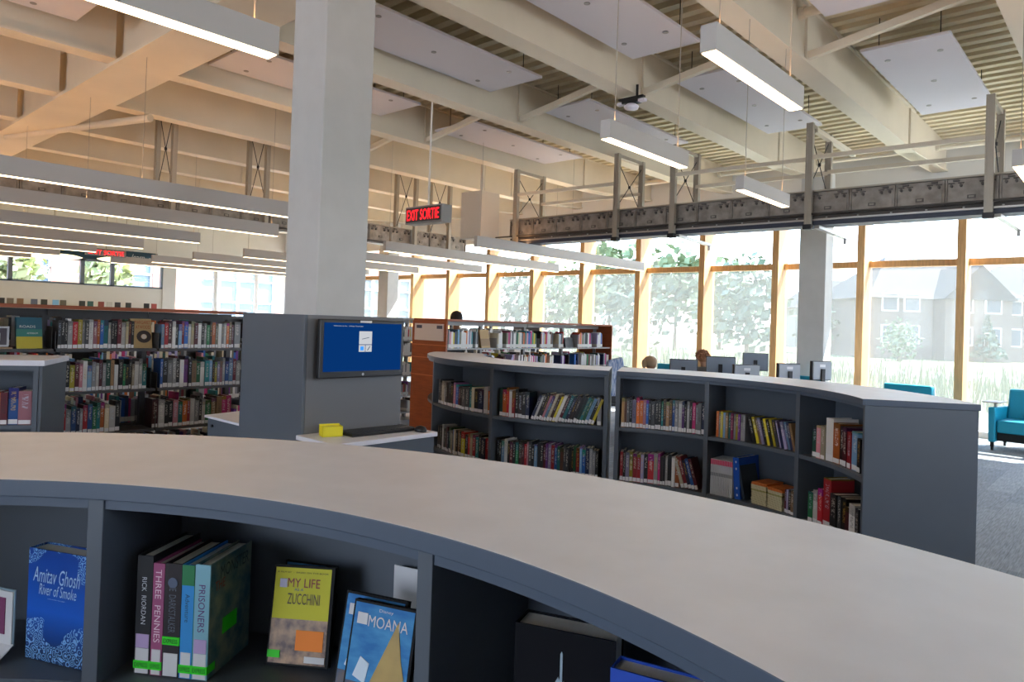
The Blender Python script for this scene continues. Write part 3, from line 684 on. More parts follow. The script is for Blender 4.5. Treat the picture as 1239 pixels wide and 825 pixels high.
b.arc((0, 0), .022, .052, 0, 360, 0, .001, 20)
for i in range(len(b.v)): v = b.v[i]; b.v[i] = tuple(put(Tq, .02, .095) @ Vector((v[0] * 1.1, v[1], v[2])))
b.build('wreath_print', mat('wreath', '#2a1a14', .5), o)
MB().lathe([(.02, 0), (.02, .001)], (0, 0, 0), 14, 0).build('moon_print', mat('moon', '#d8cfc4', .5), o, local=True).matrix_local = worldm(o).inverted() @ put(Tq, .02, .095)
# framed sign on the left bay
e = empty('framed_sign', (XA - .05, 1.27, 1.287), label='small silver-framed grey notice on the tall shelf at far left', cat='sign')
MB().box(XA - .06, XA - .045, 1.18, 1.40, 1.30, 1.45).build('frame', mat('silver', '#a9abb0', .4, metal=.4), e, bevel=.003)
MB().box(XA - .045, XA - .043, 1.195, 1.385, 1.315, 1.435).build('backing', mat('notice_dark', '#4a4650', .6), e)
MB().box(XA - .043, XA - .042, 1.215, 1.345, 1.345, 1.40).build('notice', LABELW, e)
MB().box(XA - .2, XA - .02, 1.15, 1.42, 1.287, 1.297).build('sign_base', mat('base_tan', '#a88d70', .6), e)
# bookends
for y_, z_, lb in ((1.66, 1.285, 'black steel bookend beside the landscape cover on the top row'), (2.38, .955, 'dark rounded bookend at the end of the second row')):
    o = MB().box(XA - .15, XA - .02, y_ - .0, y_ + .004, z_, z_ + .17).box(XA - .15, XA - .02, y_ - .08, y_, z_, z_ + .003).build('bookend', BLACKM, bevel=.001); tag(o, lb, 'bookend')

# every further book, too many and too small: one mass of spines
def mass(rows, name, label, parent=None):
    me_v = []; me_f = []; cols = []
    keys = list('kndwcgrmobulTGDypPvMBe') + list('kkwwccg')
    for (posfn, z, s0, s1, hr, dens, bright) in rows:
        s = s0
        while s < s1:
            if random.random() > dens: s += random.uniform(.05, .15); continue
            t = random.uniform(.014, .036); h = random.uniform(*hr); x, y, rz = posfn(s + t / 2)
            Tm = Matrix.Translation((x, y, z)) @ Matrix.Rotation(rz, 4, 'Z')
            hx = PAL['w'][1] if random.random() < bright else PAL[random.choice(keys)][1]
            for (z0, z1, y0, cc) in ((.05, h, 0, hx), (.008, .05, -.001, '#d5d3cf'), (0, .008, 0, hx)):
                b_ = len(me_v)
                me_v += [tuple(Tm @ Vector(q)) for q in ((-t / 2 + .001, y0, z0), (t / 2 - .001, y0, z0), (t / 2 - .001, .15, z0), (-t / 2 + .001, .15, z0), (-t / 2 + .001, y0, z1), (t / 2 - .001, y0, z1), (t / 2 - .001, .15, z1), (-t / 2 + .001, .15, z1))]
                for f in ((3, 2, 1, 0), (4, 5, 6, 7), (0, 1, 5, 4), (1, 2, 6, 5), (2, 3, 7, 6), (3, 0, 4, 7)): me_f.append(tuple(q + b_ for q in f)); cols.append(lin(cc))
            s += t
    me = bpy.data.meshes.new(name); me.from_pydata(me_v, [], me_f)
    ca = me.color_attributes.new('col', 'FLOAT_COLOR', 'CORNER')
    arr = []
    for c_ in cols: arr += list(c_) * 4
    ca.data.foreach_set('color', arr)
    m = bpy.data.materials.new('book_mass'); m.use_nodes = True; at = m.node_tree.nodes.new('ShaderNodeAttribute'); at.attribute_name = 'col'
    m.node_tree.links.new(at.outputs['Color'], m.node_tree.nodes['Principled BSDF'].inputs['Base Color']); me.materials.append(m)
    o = bpy.data.objects.new(name, me); COL.objects.link(o); o['kind'] = 'stuff'; tag(o, label, 'books')
    return o
XBf = -6.40
shB = straight_shelf('tall_bookshelf', 'wood-ended steel bookshelf standing beyond the curved bookcase', XBf, 5.96, 9.52, 4, [1.255, .93, .60, .27], metal=SHELFW)
e = empty('notice_board', (-6.7, 5.92, 1.4), label='pale paper notice on the red-brown end panel of the middle bookshelf', cat='notice')
MB().box(-6.97, -6.43, 5.918, 5.93, 1.34, 1.55).build('paper', mat('notice_paper', '#cdb8a8', .7), e)
for xx in (-6.93, -6.55): MB().box(xx, xx + .1, 5.915, 5.918, 1.49, 1.53).build('dark_print', mat('notice_dark', '#4a4650', .6), e)
# horizontal grooves of the end panel
for z_ in (1.28, 1.12, .9): MB().box(-7.03, -6.39, 5.925, 5.933, z_, z_ + .008).build('panel_groove', mat('groove', '#c9713c', .5), shB)
straight_shelf('tall_bookshelf', 'narrow glimpse of steel bookshelf right of the kiosk screen', -8.3, 6.2, 10.0, 4, [1.28, 1.05, .75, .45, .2], metal=SHELFW, wood=False)
rows = [(face_pos(-8.012, -.6), z_, .03, 4.85, (.19, .24), .93, .03) for z_ in (1.25, .93, .60, .27)]
for k in range(4):
    y0 = 5.96 + .89 * k
    rows += [(face_pos(XBf - .012, y0), 1.255, .03, (.55, .80, .56, .66)[k], (.19, .235), .97, .35), (face_pos(XBf - .012, y0), .93, .03, .86, (.19, .235), .93, .35), (face_pos(XBf - .012, y0), .6, .03, .86, (.19, .235), .93, .2)]
    rows += [(face_pos(XBf - .5, y0), .93, .03, .86, (.19, .235), .9, .2)]
    rows += [(face_pos(-8.31, 6.2 + .95 * k), z_, .03, .9, (.15, .21), .95, .6) for z_ in (1.28, 1.05, .75, .45, .2)]
for k in range(4):
    y0 = .19 + .745 * k
    rows += [(face_pos(XA - .46, y0), z_, .03, .72, (.19, .24), .85, .05) for z_ in (1.285, .955, .625, .3)]
    rows += [(face_pos(XA - .012, y0), .30, .03, .72, (.19, .24), .9, .1)]
for z_ in (1.285, .955, .625): rows += [(face_pos(XA - .012, .19), z_, .03, .72, (.19, .24), .9, .1), (face_pos(XA - .012, .935), z_, .03, .15 if z_ > 1.2 else .6, (.19, .24), .9, .1)]
mass(rows, 'far_books', 'small colourful book spines filling the farther shelf rows')
o, Tq = face_out('display_book', 'face-out golden patterned book on the far bookshelf top row', XBf - .03, 6.68, 1.257, .17, .24, [(0, 1, '#b5935a'), (.1, .5, '#8a6a3c')])
for i, (y_, hx, lb) in enumerate(((8.5, '#2a2a30', 'black face-out case at the end of the third bay, far bookshelf'),)):
    o, Tq = face_out('display_book', lb, XBf - .04, y_, 1.257, .2, .15, [(0, 1, hx)])

# ------------------------------------------------------------------ kiosk with wall screen and desk
k = empty('catalogue_kiosk', (-3.78, 2.47, 0), label='tall plain grey kiosk block in front of the near column, holding a wall screen', cat='kiosk')
MB().box(-4.12, -3.45, 2.15, 2.80, 0, 1.595).build('core', GREYIN, k)
MB().box(-4.12, -3.43, 2.13, 2.149, 0, 1.605).build('side_panel', GREY, k, bevel=.002)
MB().box(-3.449, -3.43, 2.15, 2.82, 0, 1.605).build('front_panel', mat('grey_face', '#6b6c6f', .55), k, bevel=.002)
MB().box(-4.12, -3.45, 2.15, 2.81, 1.596, 1.606).build('top_cap', GREYTOP_LIT, k)
k2 = empty('kiosk_desk', (-3.2, 2.45, 0), label='grey standing desk shelf under the wall screen', cat='desk')
MB().box(-3.428, -3.06, 2.10, 2.80, .925, .95).build('desktop', GREYTOP_LIT, k2, bevel=.003)
MB().box(-3.426, -3.08, 2.12, 2.14, 0, .925).build('side_panel', GREY, k2); MB().box(-3.426, -3.08, 2.77, 2.79, 0, .925).build('side_panel', GREY, k2); MB().box(-3.10, -3.08, 2.14, 2.77, .05, .925).build('front_panel', GREY, k2)
m = empty('wall_monitor', (-3.38, 2.48, 1.42), label='wide black monitor with blue login screen mounted on the grey kiosk', cat='monitor')
MB().box(-3.40, -3.365, 2.19, 2.775, 1.255, 1.585).build('casing', BLACK, m, bevel=.006)
BLUE = emis('screen_blue', '#0a3f86', .30)
MB().box(-3.366, -3.3635, 2.212, 2.753, 1.292, 1.566).build('screen', BLUE, m)
MB().box(-3.43, -3.40, 2.40, 2.56, 1.36, 1.48).build('wall_mount', BLACKM, m)
scw = emis('screen_white', '#dfe3ea', .34)
MB().box(-3.3634, -3.3630, 2.445, 2.535, 1.445, 1.52).build('login_tile', scw, m)
MB().box(-3.3634, -3.3630, 2.445, 2.488, 1.402, 1.441).build('icon_tile', scw, m); MB().box(-3.3634, -3.3630, 2.492, 2.535, 1.402, 1.441).build('icon_tile', scw, m)
MB().box(-3.3629, -3.3627, 2.455, 2.478, 1.41, 1.433).build('icon', emis('icon_blue', '#2f7ac8', .8), m)
MB().bar((-3.3628, 2.505, 1.41), (-3.3628, 2.522, 1.433), .001, .004).bar((-3.3628, 2.465, 1.475), (-3.3628, 2.515, 1.485), .001, .003).build('icon', emis('icon_dark', '#34435a', .5), m)
MB().box(-3.3640, -3.3620, 2.45, 2.53, 1.569, 1.581).build('asset_label', LABELW, m)
TM = Matrix(((0, 0, 1, -3.3627), (1, 0, 0, 2.37), (0, 1, 0, 1.548), (0, 0, 0, 1)))
text('screen_text', 'Welcome to the   Library Catalogue', TM, .2, .008, scw, m)
MB().lathe([(.008, 0), (.008, .001)], (0, 0, 0), 12).build('maker_badge', mat('silver', '#a9abb0'), m, local=True).matrix_local = Matrix.Translation((.0165, 0, -.147)) @ Matrix.Rotation(pi / 2, 4, 'Y')
kb = empty('keyboard', (-3.27, 2.5, .95), 0, 'black computer keyboard on the standing desk', 'keyboard')
Tk = Matrix.Translation((-3.25, 2.515, .951)) @ Matrix.Rotation(rad(88), 4, 'Z')
MB().prism([(-.22, -.075), (.22, -.075), (.22, .075), (.05, .085), (-.05, .085), (-.22, .075)], 0, .016, 0, Tk).build('keyboard_body', BLACK, kb, bevel=.003)
q = MB()
for r_ in range(6):
    for c_ in range(21): q.box(-.213 + c_ * .0203, -.213 + c_ * .0203 + .0165, -.062 + r_ * .0212, -.062 + r_ * .0212 + .017, .016, .021, 0, Tk)
q.build('keys', mat('key_grey', '#33363b', .5), kb)
mo = MB().lathe([(.0, 0), (.03, .002), (.032, .012), (.024, .028), (.008, .035)], (-3.12, 2.72, .951), 14, sx=1.35).build('mouse_body', BLACK, None, smooth=True); mo.name = 'computer_mouse'; tag(mo, 'black rounded computer mouse at the right corner of the desk', 'mouse')
yb_ = empty('note_box', (-3.28, 2.22, .95), rad(20), 'bright yellow open paper box on the kiosk desk left of the keyboard', 'box')
Ty = Matrix.Translation((-3.30, 2.235, .951)) @ Matrix.Rotation(rad(70), 4, 'Z'); YL = mat('yellow_card', '#e8dc12', .5)
q = MB().box(-.055, .055, -.04, -.036, 0, .055, 0, Ty).box(-.055, .055, .036, .04, 0, .06, 0, Ty).box(-.055, -.051, -.04, .04, 0, .055, 0, Ty).box(.051, .055, -.04, .04, 0, .055, 0, Ty).box(-.055, .055, -.04, .04, 0, .004, 0, Ty); q.build('box_walls', YL, yb_)
MB().box(-.048, .048, -.033, .033, .004, .05, 0, Ty).build('paper_slips', mat('slip_yellow', '#f0e860', .7), yb_)
# side cabinet left of the kiosk
c_ = empty('side_cabinet', (-4.7, 2.5, 0), label='low grey cabinet tucked between the tall bookshelf and the kiosk', cat='cabinet')
MB().box(-4.98, -4.42, 2.34, 2.76, 0, .85).build('body', GREY, c_, bevel=.003)
MB().add([(-4.99, 2.32, .852), (-4.41, 2.32, .852), (-4.41, 2.77, .852), (-4.99, 2.77, .852), (-4.99, 2.32, .868), (-4.41, 2.32, .868), (-4.41, 2.77, .885), (-4.99, 2.77, .885)], [(3, 2, 1, 0), (4, 5, 6, 7), (0, 1, 5, 4), (1, 2, 6, 5), (2, 3, 7, 6), (3, 0, 4, 7)]).build('lid', GREYTOP_LIT, c_)
MB().lathe([(.01, 0), (.01, .01)], (0, 0, 0), 10).build('lock', BLACK, c_, local=True).matrix_local = Matrix.Translation((-.2, -.16, .8)) @ Matrix.Rotation(pi / 2, 4, 'X')
o = MB().lathe([(.0, 0), (.09, .003), (.095, .03), (.07, .055), (.02, .06)], (-4.72, 2.55, .885), 18, sx=1.25, sy=.8).build('black_cap', mat('black_cloth', '#120f0e', .9), smooth=True); tag(o, 'black rounded cap lying on the low grey side cabinet', 'cap')
# low cabinet at the left edge
E_ = Vector((-.87, .49, 0)); F_ = Vector((.49, .87, 0)); Bc = Vector((-5.2, 1.37, 0))
Tc = Matrix(((F_.x, E_.x, 0, Bc.x), (F_.y, E_.y, 0, Bc.y), (0, 0, 1, 0), (0, 0, 0, 1)))
lc = empty('low_bookcase', tuple(Bc), label='low blue-grey bookcase with tan-lit top at the left edge', cat='bookcase')
MB().box(-.85, .012, -.012, .56, 1.225, 1.26, 0, Tc).build('top', GREYTOP_LIT, lc, bevel=.002)
MB().box(-.02, 0, 0, .55, 0, 1.225, 0, Tc).build('side_panel', GREY, lc, bevel=.002); MB().box(-.85, -.83, 0, .55, 0, 1.225, 0, Tc).build('side_panel', GREY, lc)
MB().box(-.05, -.021, -.004, .3, 0, 1.225, 0, Tc).build('upright', GREY, lc)
MB().box(-.83, -.02, .3, .32, 0, 1.225, 0, Tc).build('back_panel', GREYIN, lc)
MB().box(-.83, -.05, 0, .018, 1.195, 1.225, 0, Tc).build('top_rail', GREY, lc)
for z_ in (.85, .45, .08): MB().box(-.83, -.05, .006, .3, z_ - .024, z_, 0, Tc).build('shelf', GREY, lc)
rzc = atan2(F_.y, F_.x)
shelf_row('w u l o m b1.3 P1.6', lambda s: (*(Tc @ Vector((-.40 + s, .03, 0)))[:2], rzc), .85, 0, .34, 'low bookcase at left edge', 'books on the low left bookcase', hr=(.2, .235), wr=(.9, 1.1))
shelf_row('k u d r c k u D m d k', lambda s: (*(Tc @ Vector((-.78 + s, .03, 0)))[:2], rzc), .85, 0, .36, 'low bookcase at left edge, further group', 'books on the low left bookcase', hr=(.2, .235), wr=(.9, 1.1))

# ------------------------------------------------------------------ things in the foreground bookcase
def cloud_mat():
    m = bpy.data.materials.new('blue_cover_print'); m.use_nodes = True; n = m.node_tree; b = n.nodes['Principled BSDF']; b.inputs['Roughness'].default_value = .3
    t = n.nodes.new('ShaderNodeTexCoord'); s = n.nodes.new('ShaderNodeSeparateXYZ'); n.links.new(t.outputs['Object'], s.inputs[0])
    v = n.nodes.new('ShaderNodeTexVoronoi'); v.inputs['Scale'].default_value = 75; n.links.new(t.outputs['Object'], v.inputs['Vector'])
    w = n.nodes.new('ShaderNodeMath'); w.operation = 'SINE'; q = n.nodes.new('ShaderNodeMath'); q.operation = 'MULTIPLY'; q.inputs[1].default_value = 22
    n.links.new(v.outputs['Distance'], q.inputs[0]); n.links.new(q.outputs[0], w.inputs[0])
    g = n.nodes.new('ShaderNodeMath'); g.operation = 'GREATER_THAN'; g.inputs[1].default_value = .35; n.links.new(w.outputs[0], g.inputs[0])
    nz = n.nodes.new('ShaderNodeTexNoise'); nz.inputs['Scale'].default_value = 14; nz.inputs['Detail'].default_value = 1; n.links.new(t.outputs['Object'], nz.inputs[0])
    # clouds live near the bottom and in the two top corners
    def mth(op, a, c):
        k = n.nodes.new('ShaderNodeMath'); k.operation = op
        for i, val in enumerate((a, c)):
            if isinstance(val, (int, float)): k.inputs[i].default_value = val
            else: n.links.new(val, k.inputs[i])
        return k.outputs[0]
    ax = mth('ABSOLUTE', mth('SUBTRACT', s.outputs[0], .08), 0)
    low = mth('GREATER_THAN', mth('ADD', mth('MULTIPLY', mth('SUBTRACT', nz.outputs[0], .5), .26), mth('SUBTRACT', mth('MULTIPLY', ax, .9), s.outputs[2])), -.035)
    top = mth('GREATER_THAN', mth('ADD', mth('MULTIPLY', mth('SUBTRACT', nz.outputs[0], .5), .12), mth('ADD', mth('MULTIPLY', ax, .6), s.outputs[2])), .252)
    msk = mth('MULTIPLY', mth('MAXIMUM', low, top), g.outputs[0])
    r = n.nodes.new('ShaderNodeValToRGB'); r.color_ramp.elements[0].color = lin('#0b2f63'); r.color_ramp.elements[0].position = .02
    r.color_ramp.elements[1].color = lin('#10409a'); r.color_ramp.elements[1].position = .25; el = r.color_ramp.elements.new(.11); el.color = lin('#1c62d0')
    n.links.new(s.outputs[2], r.inputs[0])
    mx = n.nodes.new('ShaderNodeMix'); mx.data_type = 'RGBA'; n.links.new(msk, mx.inputs[0]); n.links.new(r.outputs[0], mx.inputs[6]); mx.inputs[7].default_value = lin('#7fb6ea')
    n.links.new(mx.outputs[2], b.inputs['Base Color']); return m
def hard_book(name, label, x, y, rz, w_, h, t, cover, tilt=0, cat='book', z=ZS, inner=PAGE, group=None, roll=0):
    """upright book or case, front cover facing local -y; returns (object, plane at the front cover)"""
    o = empty(name, (x, y, z + .001), 0, label, cat, group)
    Tm = Matrix.Translation((x, y, z + .001)) @ Matrix.Rotation(rz, 4, 'Z') @ Matrix.Rotation(-tilt, 4, 'X') @ Matrix.Rotation(roll, 4, 'Y')
    o.rotation_euler = Tm.to_euler()
    MB().box(0, w_, 0, .003, 0, h).box(0, w_, t - .003, t, 0, h).box(0, .003, .003, t - .003, 0, h).build('cover', cover, o, local=True)
    MB().box(.003, w_ - .003, .003, t - .003, .004, h - .004).build('page_block', inner, o, local=True)
    return o, worldm(o) @ Matrix(((1, 0, 0, 0), (0, 0, -1, -.0009), (0, 1, 0, 0), (0, 0, 0, 1)))
o, Tq = hard_book('novel', 'dark blue book with pale cloud scrolls, front cover facing out at left', -1.845, .475, rad(24), .165, .243, .045, cloud_mat())
LB = mat('pale_blue_ink', '#a9cdf0', .4)
text('cover_lettering', 'Amitav Ghosh', put(Tq, .083, .188), .135, .033, LB, o, shear=.25); text('cover_lettering', 'River of Smoke', put(Tq, .088, .157), .108, .024, LB, o, shear=.25)
text('cover_lettering', 'a novel by the author of sea of poppies', put(Tq, .085, .138), .05, .003, LB, o)
# row of five spines
ex = Vector((cos(rad(34)), sin(rad(34)), 0)); P0 = Vector((-1.608, .615, ZS + .001)); s_ = 0
spines = [('black hardcover with white label, first of the five big spines', '#15161b', .036, .252, 'RICK  RIORDAN', '#b9bcc4', .1, .011), ('thin pink hardcover, second of the five big spines', '#a04d79', .026, .238, 'THREE  PENNIES', '#e8c9d8', .155, .014),
          ('dark brown-black hardcover with round badge, third of the five big spines', '#221a1f', .038, .240, 'THE  DARKSTALKER', '#59606e', .11, .016), ('blue and green hardcover, fourth of the five big spines', '#2b8fd6', .028, .240, 'Adventure', '#1a4a70', .06, .01),
          ('pale blue hardcover with a misty painted cover, last of the five big spines', '#7fb4c4', .034, .243, 'PRISONERS', '#5b3070', .10, .015)]
for i, (lb, hx, t, h, tx, tc_, tl_, th_) in enumerate(spines):
    p = P0 + ex * s_; o = empty('novel', tuple(p), 0, lb, 'book', 'big hardcovers in the foreground bookcase'); o.rotation_euler = (0, 0, rad(34)); dp = .175
    mside = mat('painted_cover', '#2f6472', .6, c2='#869684', nscale=22) if i == 4 else mat('nb_' + hx[1:], hx, .6)
    q = MB().box(0, t, 0, .004, 0, h, 0).box(0, .003, .004, dp, 0, h, 1).box(t - .003, t, .004, dp, 0, h, 1); q.build('cover', [mat('nb_' + hx[1:], hx, .6), mside], o, local=True)
    MB().box(.003, t - .003, .004, dp - .004, .004, h - .006).build('page_block', PAGE, o, local=True)
    Ts = worldm(o) @ Matrix(((1, 0, 0, t / 2), (0, 0, -1, -.0008), (0, 1, 0, 0), (0, 0, 0, 1)))
    # lettering runs down the spine
    text('spine_lettering', tx, Ts @ Matrix.Translation((0, h * .62, 0)) @ Matrix.Rotation(-pi / 2, 4, 'Z'), tl_, th_, mat('ink_' + tc_[1:], tc_, .5), o)
    zl = .055 if i != 2 else .05
    MB().box(.003, t - .003, -.0012, 0, .002, zl).build('spine_label', LABELW, o, local=True)
    MB().box(.003, t - .003, -.0014, 0, zl + (.001), zl + .03).build('purple_sticker', mat('purple_sticker', '#b9a0cc', .6), o, local=True) if i in (0, 4) else None
    zb = .068 if i == 2 else .012
    MB().box(-.0006, t + .0006, -.002, .03 if i == 4 else .004, zb, zb + .017).build('express_sticker', NEON, o, local=True)
    text('sticker_lettering', 'EXPRESS', Ts @ Matrix.Translation((0, zb + .0085, .0018)), t * .85, .009, mat('ink_dark', '#0c3a10', .6), o)
    if i == 2: MB().lathe([(.011, 0), (.011, .001)], (0, 0, 0), 16).build('round_badge', mat('badge', '#54607a', .5), o, local=True).matrix_local = Matrix.Translation((t / 2, -.001, .2)) @ Matrix.Rotation(pi / 2, 4, 'X')
    if i == 3: MB().box(0, t, -.0008, .0, h * .82, h).box(t, t + .0006, 0, dp, 0, h).build('green_print', mat('green_print', '#1d7a48', .5), o, local=True)
    if i == 4:
        Tf = worldm(o) @ Matrix(((0, 0, 1, t + .0008), (1, 0, 0, 0), (0, 1, 0, 0), (0, 0, 0, 1)))
        text('cover_lettering', 'MONSTER', put(Tf, .10, .215), .12, .028, mat('ink_teal', '#1c3a44', .5), o); text('cover_lettering', 'THE', put(Tf, .04, .19), .04, .02, mat('ink_red', '#8a3a40', .5), o)
        q = MB(); vs_ = [put(Tf, a, b_) @ Vector((0, 0, 0)) for a, b_ in ((.055, .075), (.115, .075), (.115, .11), (.055, .11))]
        MB().add([v for v in vs_] + [v + Vector((.0006, -.0004, 0)) for v in vs_], [(0, 1, 2, 3), (4, 5, 6, 7), (0, 1, 5, 4), (1, 2, 6, 5), (2, 3, 7, 6), (3, 0, 4, 7)]).build('green_sticker', NEON, o)
    s_ += t + .0015
# disc cases leaning on the back panel
CASE = mat('case_black', '#0b0c10', .6, spec=.2)
def disc(label, x, y, rz, bands, titles, tilt=rad(17), extra=(), group=None, roll=0, sc=1.0):
    o, Tq = hard_book('disc_case', label, x, y, rz, .136, .191, .015, CASE, tilt, 'disc case', inner=CASE, group=group, roll=roll)
    o.scale = (sc, 1, sc); Tq = worldm(o) @ Matrix(((1, 0, 0, 0), (0, 0, -1, -.0009), (0, 1, 0, 0), (0, 0, 0, 1)))
    for i, (x0, x1, z0, z1, m_) in enumerate(bands): MB().box(x0, x1, -.0008 - .0002 * i, 0, z0, z1).build('cover_print', m_, o, local=True)
    for tx, cx_, cy_, w_, h_, m_ in titles: text('cover_lettering', tx, put(Tq, cx_, cy_) @ Matrix.Translation((0, 0, .0012)), w_, h_, m_, o)
    for nm, poly, m_ in extra:
        vs_ = [(a, -.0022, b_) for a, b_ in poly] + [(a, -.0008, b_) for a, b_ in poly]; n_ = len(poly)
        MB().add(vs_, [tuple(range(n_)), tuple(range(n_, 2 * n_))] + [(i, (i + 1) % n_, n_ + (i + 1) % n_, n_ + i) for i in range(n_)]).build(nm, m_, o, local=True)
    return o, Tq
R_ = lambda x0, x1, y0, y1: [(x0, y0), (x1, y0), (x1, y1), (x0, y1)]
INK = mat('ink_brown', '#4a3a10', .5)
disc('yellow disc case with red title and orange sticker, leaning on the back panel', -1.452, .835, rad(29), [(.004, .129, .004, .187, mat('zest_yellow', '#d8d23a', .7)), (.004, .129, .004, .088, mat('crowd_dark', '#4a2620', .4, c2='#b8906a', nscale=42))],
     [('MY LIFE', .07, .158, .072, .017, mat('ink_crimson', '#8a1f2a', .5)), ('AS A', .06, .145, .02, .005, mat('ink_blue', '#2b5a9a', .5)), ('ZUCCHINI', .072, .127, .072, .021, INK), ('A FILM BY  -  BASED ON THE BOOK', .066, .178, .115, .003, INK)],
     extra=[('orange_sticker', R_(.062, .122, .03, .068), ORNG), ('green_sticker', R_(.002, .03, .014, .028), NEON), ('white_sticker', R_(.084, .128, .008, .02), LABELW), ('purple_sticker', R_(.016, .032, .148, .165), mat('lilac', '#c8c4dc', .6))], tilt=rad(12), roll=rad(-3), sc=1.1)
SEA = mat('sea_blue', '#1f72b8', .7, c2='#4a9bd0', nscale=16, stretch=(1, 1, 2.5)); SEAD = mat('sea_deep', '#123c66', .4, c2='#5b4a42', nscale=30)
SAILM = mat('tan_patch', '#b99a4e', .5, noise=.2, nscale=18)
for j, (x_, y_, lb) in enumerate(((-1.236, .862, 'blue sea-coloured disc case half hidden behind its twin'), (-1.188, .848, 'blue sea-coloured disc case with tan patch, in front of its twin'))):
    disc(lb, x_, y_, rad(20), [(.004, .131, .004, .187, SEA), (.004, .131, .004, .05, SEAD)], [('MOANA', .079, .158, .085, .020, LABELW), ('Disney', .072, .178, .03, .007, LABELW)],
         extra=[('tan_print', [(.05, .04), (.125, .07), (.115, .10), (.10, .165)], SAILM), ('white_print', [(.018, .06), (.045, .05), (.05, .085), (.03, .095)], mat('foam', '#cfe0ee', .5)), ('orange_sticker', R_(.07, .11, .006, .03), ORNG), ('green_sticker', R_(.002, .045, .006, .02), NEON), ('white_sticker', R_(.012, .034, .15, .17), LABELW)], group='twin blue disc cases', tilt=rad(12), sc=1.08)
disc('light blue disc case standing behind the yellow one', -1.525, .905, rad(28), [(.004, .129, .004, .187, mat('sky_print', '#4f9fe0', .4))], [('TALES', .065, .14, .06, .03, LABELW)], tilt=rad(8), extra=[('green_sticker', R_(.002, .03, .014, .03), NEON)])
# white sheet at the back
sh = empty('paper_sheet', (-1.2, 1.05, ZS), label='plain white sheet standing against the back panel', cat='paper')
MB().arc(CN, 1.755, 1.757, 99.5, 107.2, ZS + .001, 1.045, 6).build('sheet', LABELW, sh)
# acrylic sign holder at far left
sg = empty('sign_holder', (-1.93, .42, ZS), label='small white sign holder with plum-coloured picture at lower left', cat='sign holder')
Ts = Matrix.Translation((-2.0, .392, ZS)) @ Matrix.Rotation(rad(24), 4, 'Z')
MB().box(0, .15, -.002, .0, .028, .145, 0, Ts).build('card', LABELW, sg); MB().box(0, .13, -.004, -.002, .05, .13, 0, Ts).build('plum_print', mat('plum', '#7a3560', .5), sg)
MB().box(.02, .115, -.006, -.004, .055, .11, 0, Ts).build('pale_print', mat('pale_print', '#9a9fb0', .5), sg)
MB().box(0, .154, .0005, .003, .025, .149, 0, Ts).build('acrylic_back', mat('acrylic', '#8fa4b0', .1), sg)
q = MB(); pr = [(.0, .028), (-.01, .02), (-.03, .008), (-.055, .001)]
for (ya, za), (yb2, zb2) in zip(pr[:-1], pr[1:]): q.add([Ts @ Vector(v) for v in ((0, ya, za), (.155, ya, za), (.155, yb2, zb2), (0, yb2, zb2), (0, ya, za + .002), (.155, ya, za + .002), (.155, yb2, zb2 + .002), (0, yb2, zb2 + .002))], [(3, 2, 1, 0), (4, 5, 6, 7), (0, 1, 5, 4), (1, 2, 6, 5), (2, 3, 7, 6), (3, 0, 4, 7)])
q.build('curved_foot', LABELW, sg)
# right foreground bay
o, Tq = hard_book('boxed_book', 'big black book with pale page top and silver spire, lower right bay', -.785, .91, rad(20), .172, .275, .06, mat('night_black', '#080a12', .75, spec=.2))
SIL = mat('silver_print', '#9fb4c4', .35)
for nm, x_, w2, z0, z1 in (('tower_print', .083, .004, .13, .242), ('tower_print', .078, .012, .09, .20), ('tower_print', .088, .010, .09, .195), ('tower_print', .070, .008, .08, .175), ('tower_print', .099, .008, .08, .17)):
    MB().add([(x_ - w2 / 2, -.0015, z0), (x_ + w2 / 2, -.0015, z0), (x_ + w2 / 2, -.0015, z1 - w2), (x_, -.0015, z1), (x_ - w2 / 2, -.0015, z1 - w2), (x_ - w2 / 2, 0, z0), (x_ + w2 / 2, 0, z0), (x_ + w2 / 2, 0, z1 - w2), (x_, 0, z1), (x_ - w2 / 2, 0, z1 - w2)], [(0, 1, 2, 3, 4), (5, 6, 7, 8, 9)] + [(i, (i + 1) % 5, 5 + (i + 1) % 5, 5 + i) for i in range(5)]).build(nm, SIL, o, local=True)
o, Tq = hard_book('novel', 'bright blue book with pale page top beside the big black book', -.590, .905, rad(14), .16, .268, .045, mat('royal', '#1348b8', .5))

